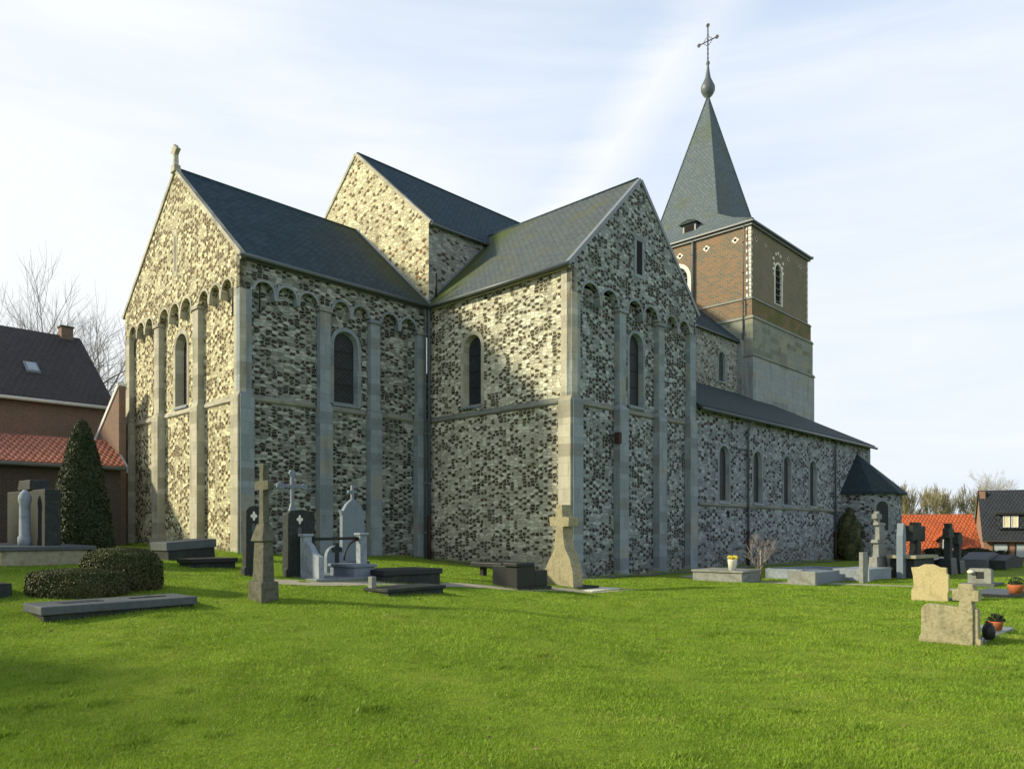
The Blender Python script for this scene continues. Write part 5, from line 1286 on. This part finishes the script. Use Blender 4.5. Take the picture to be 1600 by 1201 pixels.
# orange roofed house to its left
Y = 66.; X0 = (1400-800)/FPX*Y; zf = lambda py: EYE+(HOR-py)/FPX*Y
HB = R(-20); HD3 = Vector((math.cos(HB), math.sin(HB), 0)); HP3 = Vector((X0, Y, 0))
def px3(px): return ext(HP3, HD3, px)
e, r = house('orange_roofed_house', (X0, Y, 0), HB, px3(1534), 7.5, -3.2, zf(868), zf(803)-.15, 'hbrick_dark', 'orange_tile', 'low house with a bright orange tiled roof and small gabled dormer', over=.3, eav='iron')
dx, dz = px3(1485), zf(862)
mb = MB(); mb.prism([(dx-.75, .5, dz), (dx+.75, .5, dz), (dx+.75, .5, dz+1.2), (dx, .5, dz+2.0), (dx-.75, .5, dz+1.2)], (0, 2.4, 0)); o = mb.build('dormer', M['hbrick_dark'], r)
for s_ in (-1, 1):
    mb = MB(); mb.prism([(dx, .3, dz+2.0), (dx+s_*1.05, .3, dz+1.0), (dx+s_*1.05, .3, dz+1.12), (dx, .3, dz+2.15)], (0, 2.7, 0)); mb.build('dormer_roof', M['orange_tile'], r)
hwin(r, dx-.5, dx+.5, dz+.25, dz+1.1, 'glass', y=.5, frame='upvc', fw=.07)
# dark hedge behind the graves on the right
M['hedge'] = leafmat('hedge_leaves', (.018, .024, .012), (.035, .042, .018), (.05, .045, .03))
p0 = at(1400, 897); p1 = Vector(((1545-800)/FPX*40, 40, -.6))
e = empty('hedge', (22.6, 41, float(gz(25., 41))), 0); tag(e, 'dark low hedge behind the black crosses', 'hedge')
n_h = 9000; hx = rng.random(n_h)*4.2; hy = rng.normal(size=n_h)*.3; hz = .55*rng.random(n_h)**.7+.12*np.sin(hx*3)
leaf_obj('foliage', leaf_cloud(np.stack([hx, hy, hz], -1), rng.normal(size=(n_h, 3)), .07, 1.), 'hedge', e)

# longer tufts where the mower does not reach: round the foot of every stone and along the church walls
def edge_tufts():
    bpy.context.view_layer.update()
    segs = []
    for o in list(bpy.data.objects):
        if o.type == 'MESH' and o.parent and o.parent.get('category') in ('grave monument', 'gravestone', 'grave slab', 'tomb', 'grave', 'grave cross', 'grave plot', 'grave kerb') and o.name.split('.')[0] in ('base', 'slab', 'body', 'kerb', 'plinth', 'chest', 'wall', 'pedestal'):
            xs = [v.co.x for v in o.data.vertices]; ys = [v.co.y for v in o.data.vertices]; zs = [v.co.z for v in o.data.vertices]
            if min(zs) > .06: continue
            x0, x1, y0, y1 = min(xs)-.01, max(xs)+.01, min(ys)-.01, max(ys)+.01
            c = [o.parent.matrix_world @ Vector(q) for q in ((x0, y0, 0), (x1, y0, 0), (x1, y1, 0), (x0, y1, 0))]
            segs += [(c[i], c[(i+1) % 4], .045) for i in range(4)]
    cw = lambda u, v: W(u, v)
    segs += [(cw(-7.85, 7.0), cw(-.1, 7.0), .10), (cw(-7.85, 7.0), cw(-7.85, 16.9), .10), (cw(-.1, -.12), cw(-.1, 7.0), .09), (cw(-.1, -.12), cw(7.9, -.12), .08), (cw(7.9, -.02), cw(23.5, -.02), .08)]
    P = []; Hh = []
    for a, b, h in segs:
        L = (b-a).length; n = int(L*(260 if h < .06 else 160))
        t = rng.random(n)[:, None]; q = np.array(a)[None]*(1-t)+np.array(b)[None]*t; q[:, :2] += rng.normal(size=(n, 2))*.022
        P.append(q); Hh.append(np.full(n, h)*(.4+.9*rng.random(n)))
    P = np.concatenate(P); Hh = np.concatenate(Hh); X, Y = P[:, 0], P[:, 1]; Z = gz(X, Y); N = len(P)
    w = (.002+.0015*rng.random(N))*(.6+Y*.12); a = rng.random(N)*6.283; la = rng.random(N)*6.283; lean = Hh*.5
    v = np.empty((N, 3, 3), np.float32)
    v[:, 0] = np.stack([X-np.cos(a)*w, Y-np.sin(a)*w, Z-.01], -1); v[:, 1] = np.stack([X+np.cos(a)*w, Y+np.sin(a)*w, Z-.01], -1); v[:, 2] = np.stack([X+np.cos(la)*lean, Y+np.sin(la)*lean, Z+Hh], -1)
    me = bpy.data.meshes.new('long_grass'); me.vertices.add(N*3); me.vertices.foreach_set('co', v.ravel())
    me.loops.add(N*3); me.loops.foreach_set('vertex_index', np.arange(N*3, dtype=np.int32))
    me.polygons.add(N); me.polygons.foreach_set('loop_start', np.arange(0, N*3, 3, dtype=np.int32)); me.polygons.foreach_set('loop_total', np.full(N, 3, np.int32)); me.update()
    me.attributes.new('rnd', 'FLOAT', 'FACE').data.foreach_set('value', rng.random(N).astype(np.float32))
    me.materials.append(bpy.data.materials['grass_blades']); o = bpy.data.objects.new('long_grass', me); COL.objects.link(o)
    tag(o, 'longer uncut grass at the foot of the graves and walls', 'grass', kind='stuff')
edge_tufts()
def leaves():
    N = 200; Y = 4.3+14*rng.random(N)**1.2; X = (rng.random(N)*2-1)*.72*Y
    rel = np.stack([X-C1.x, Y-C1.y], -1); Z = gz(X, Y)+.012+.02*rng.random(N)
    v = leaf_cloud(np.stack([X, Y, Z], -1), np.tile(np.array([[0, 0, 1.]]), (N, 1)), .020, .5)
    M['deadleaf'] = leafmat('dead_leaf', (.17, .12, .05), (.26, .20, .09), (.12, .08, .035))
    o = leaf_obj('fallen_leaves', v, 'deadleaf', None); tag(o, 'scattered small brown fallen leaves on the lawn', 'leaves', kind='stuff')
leaves()

q = W(22.95, -.55); shrub('loose_shrub', (q.x, q.y, -.05), [(.35, 0), (.55, .4), (.62, 1.1), (.5, 1.9), (.25, 2.6), (0, 2.9)], 'loose dark green shrub in the corner between the aisle wall and the small chapel', 'shrub', 'box', 5000, .05, lump=.25)
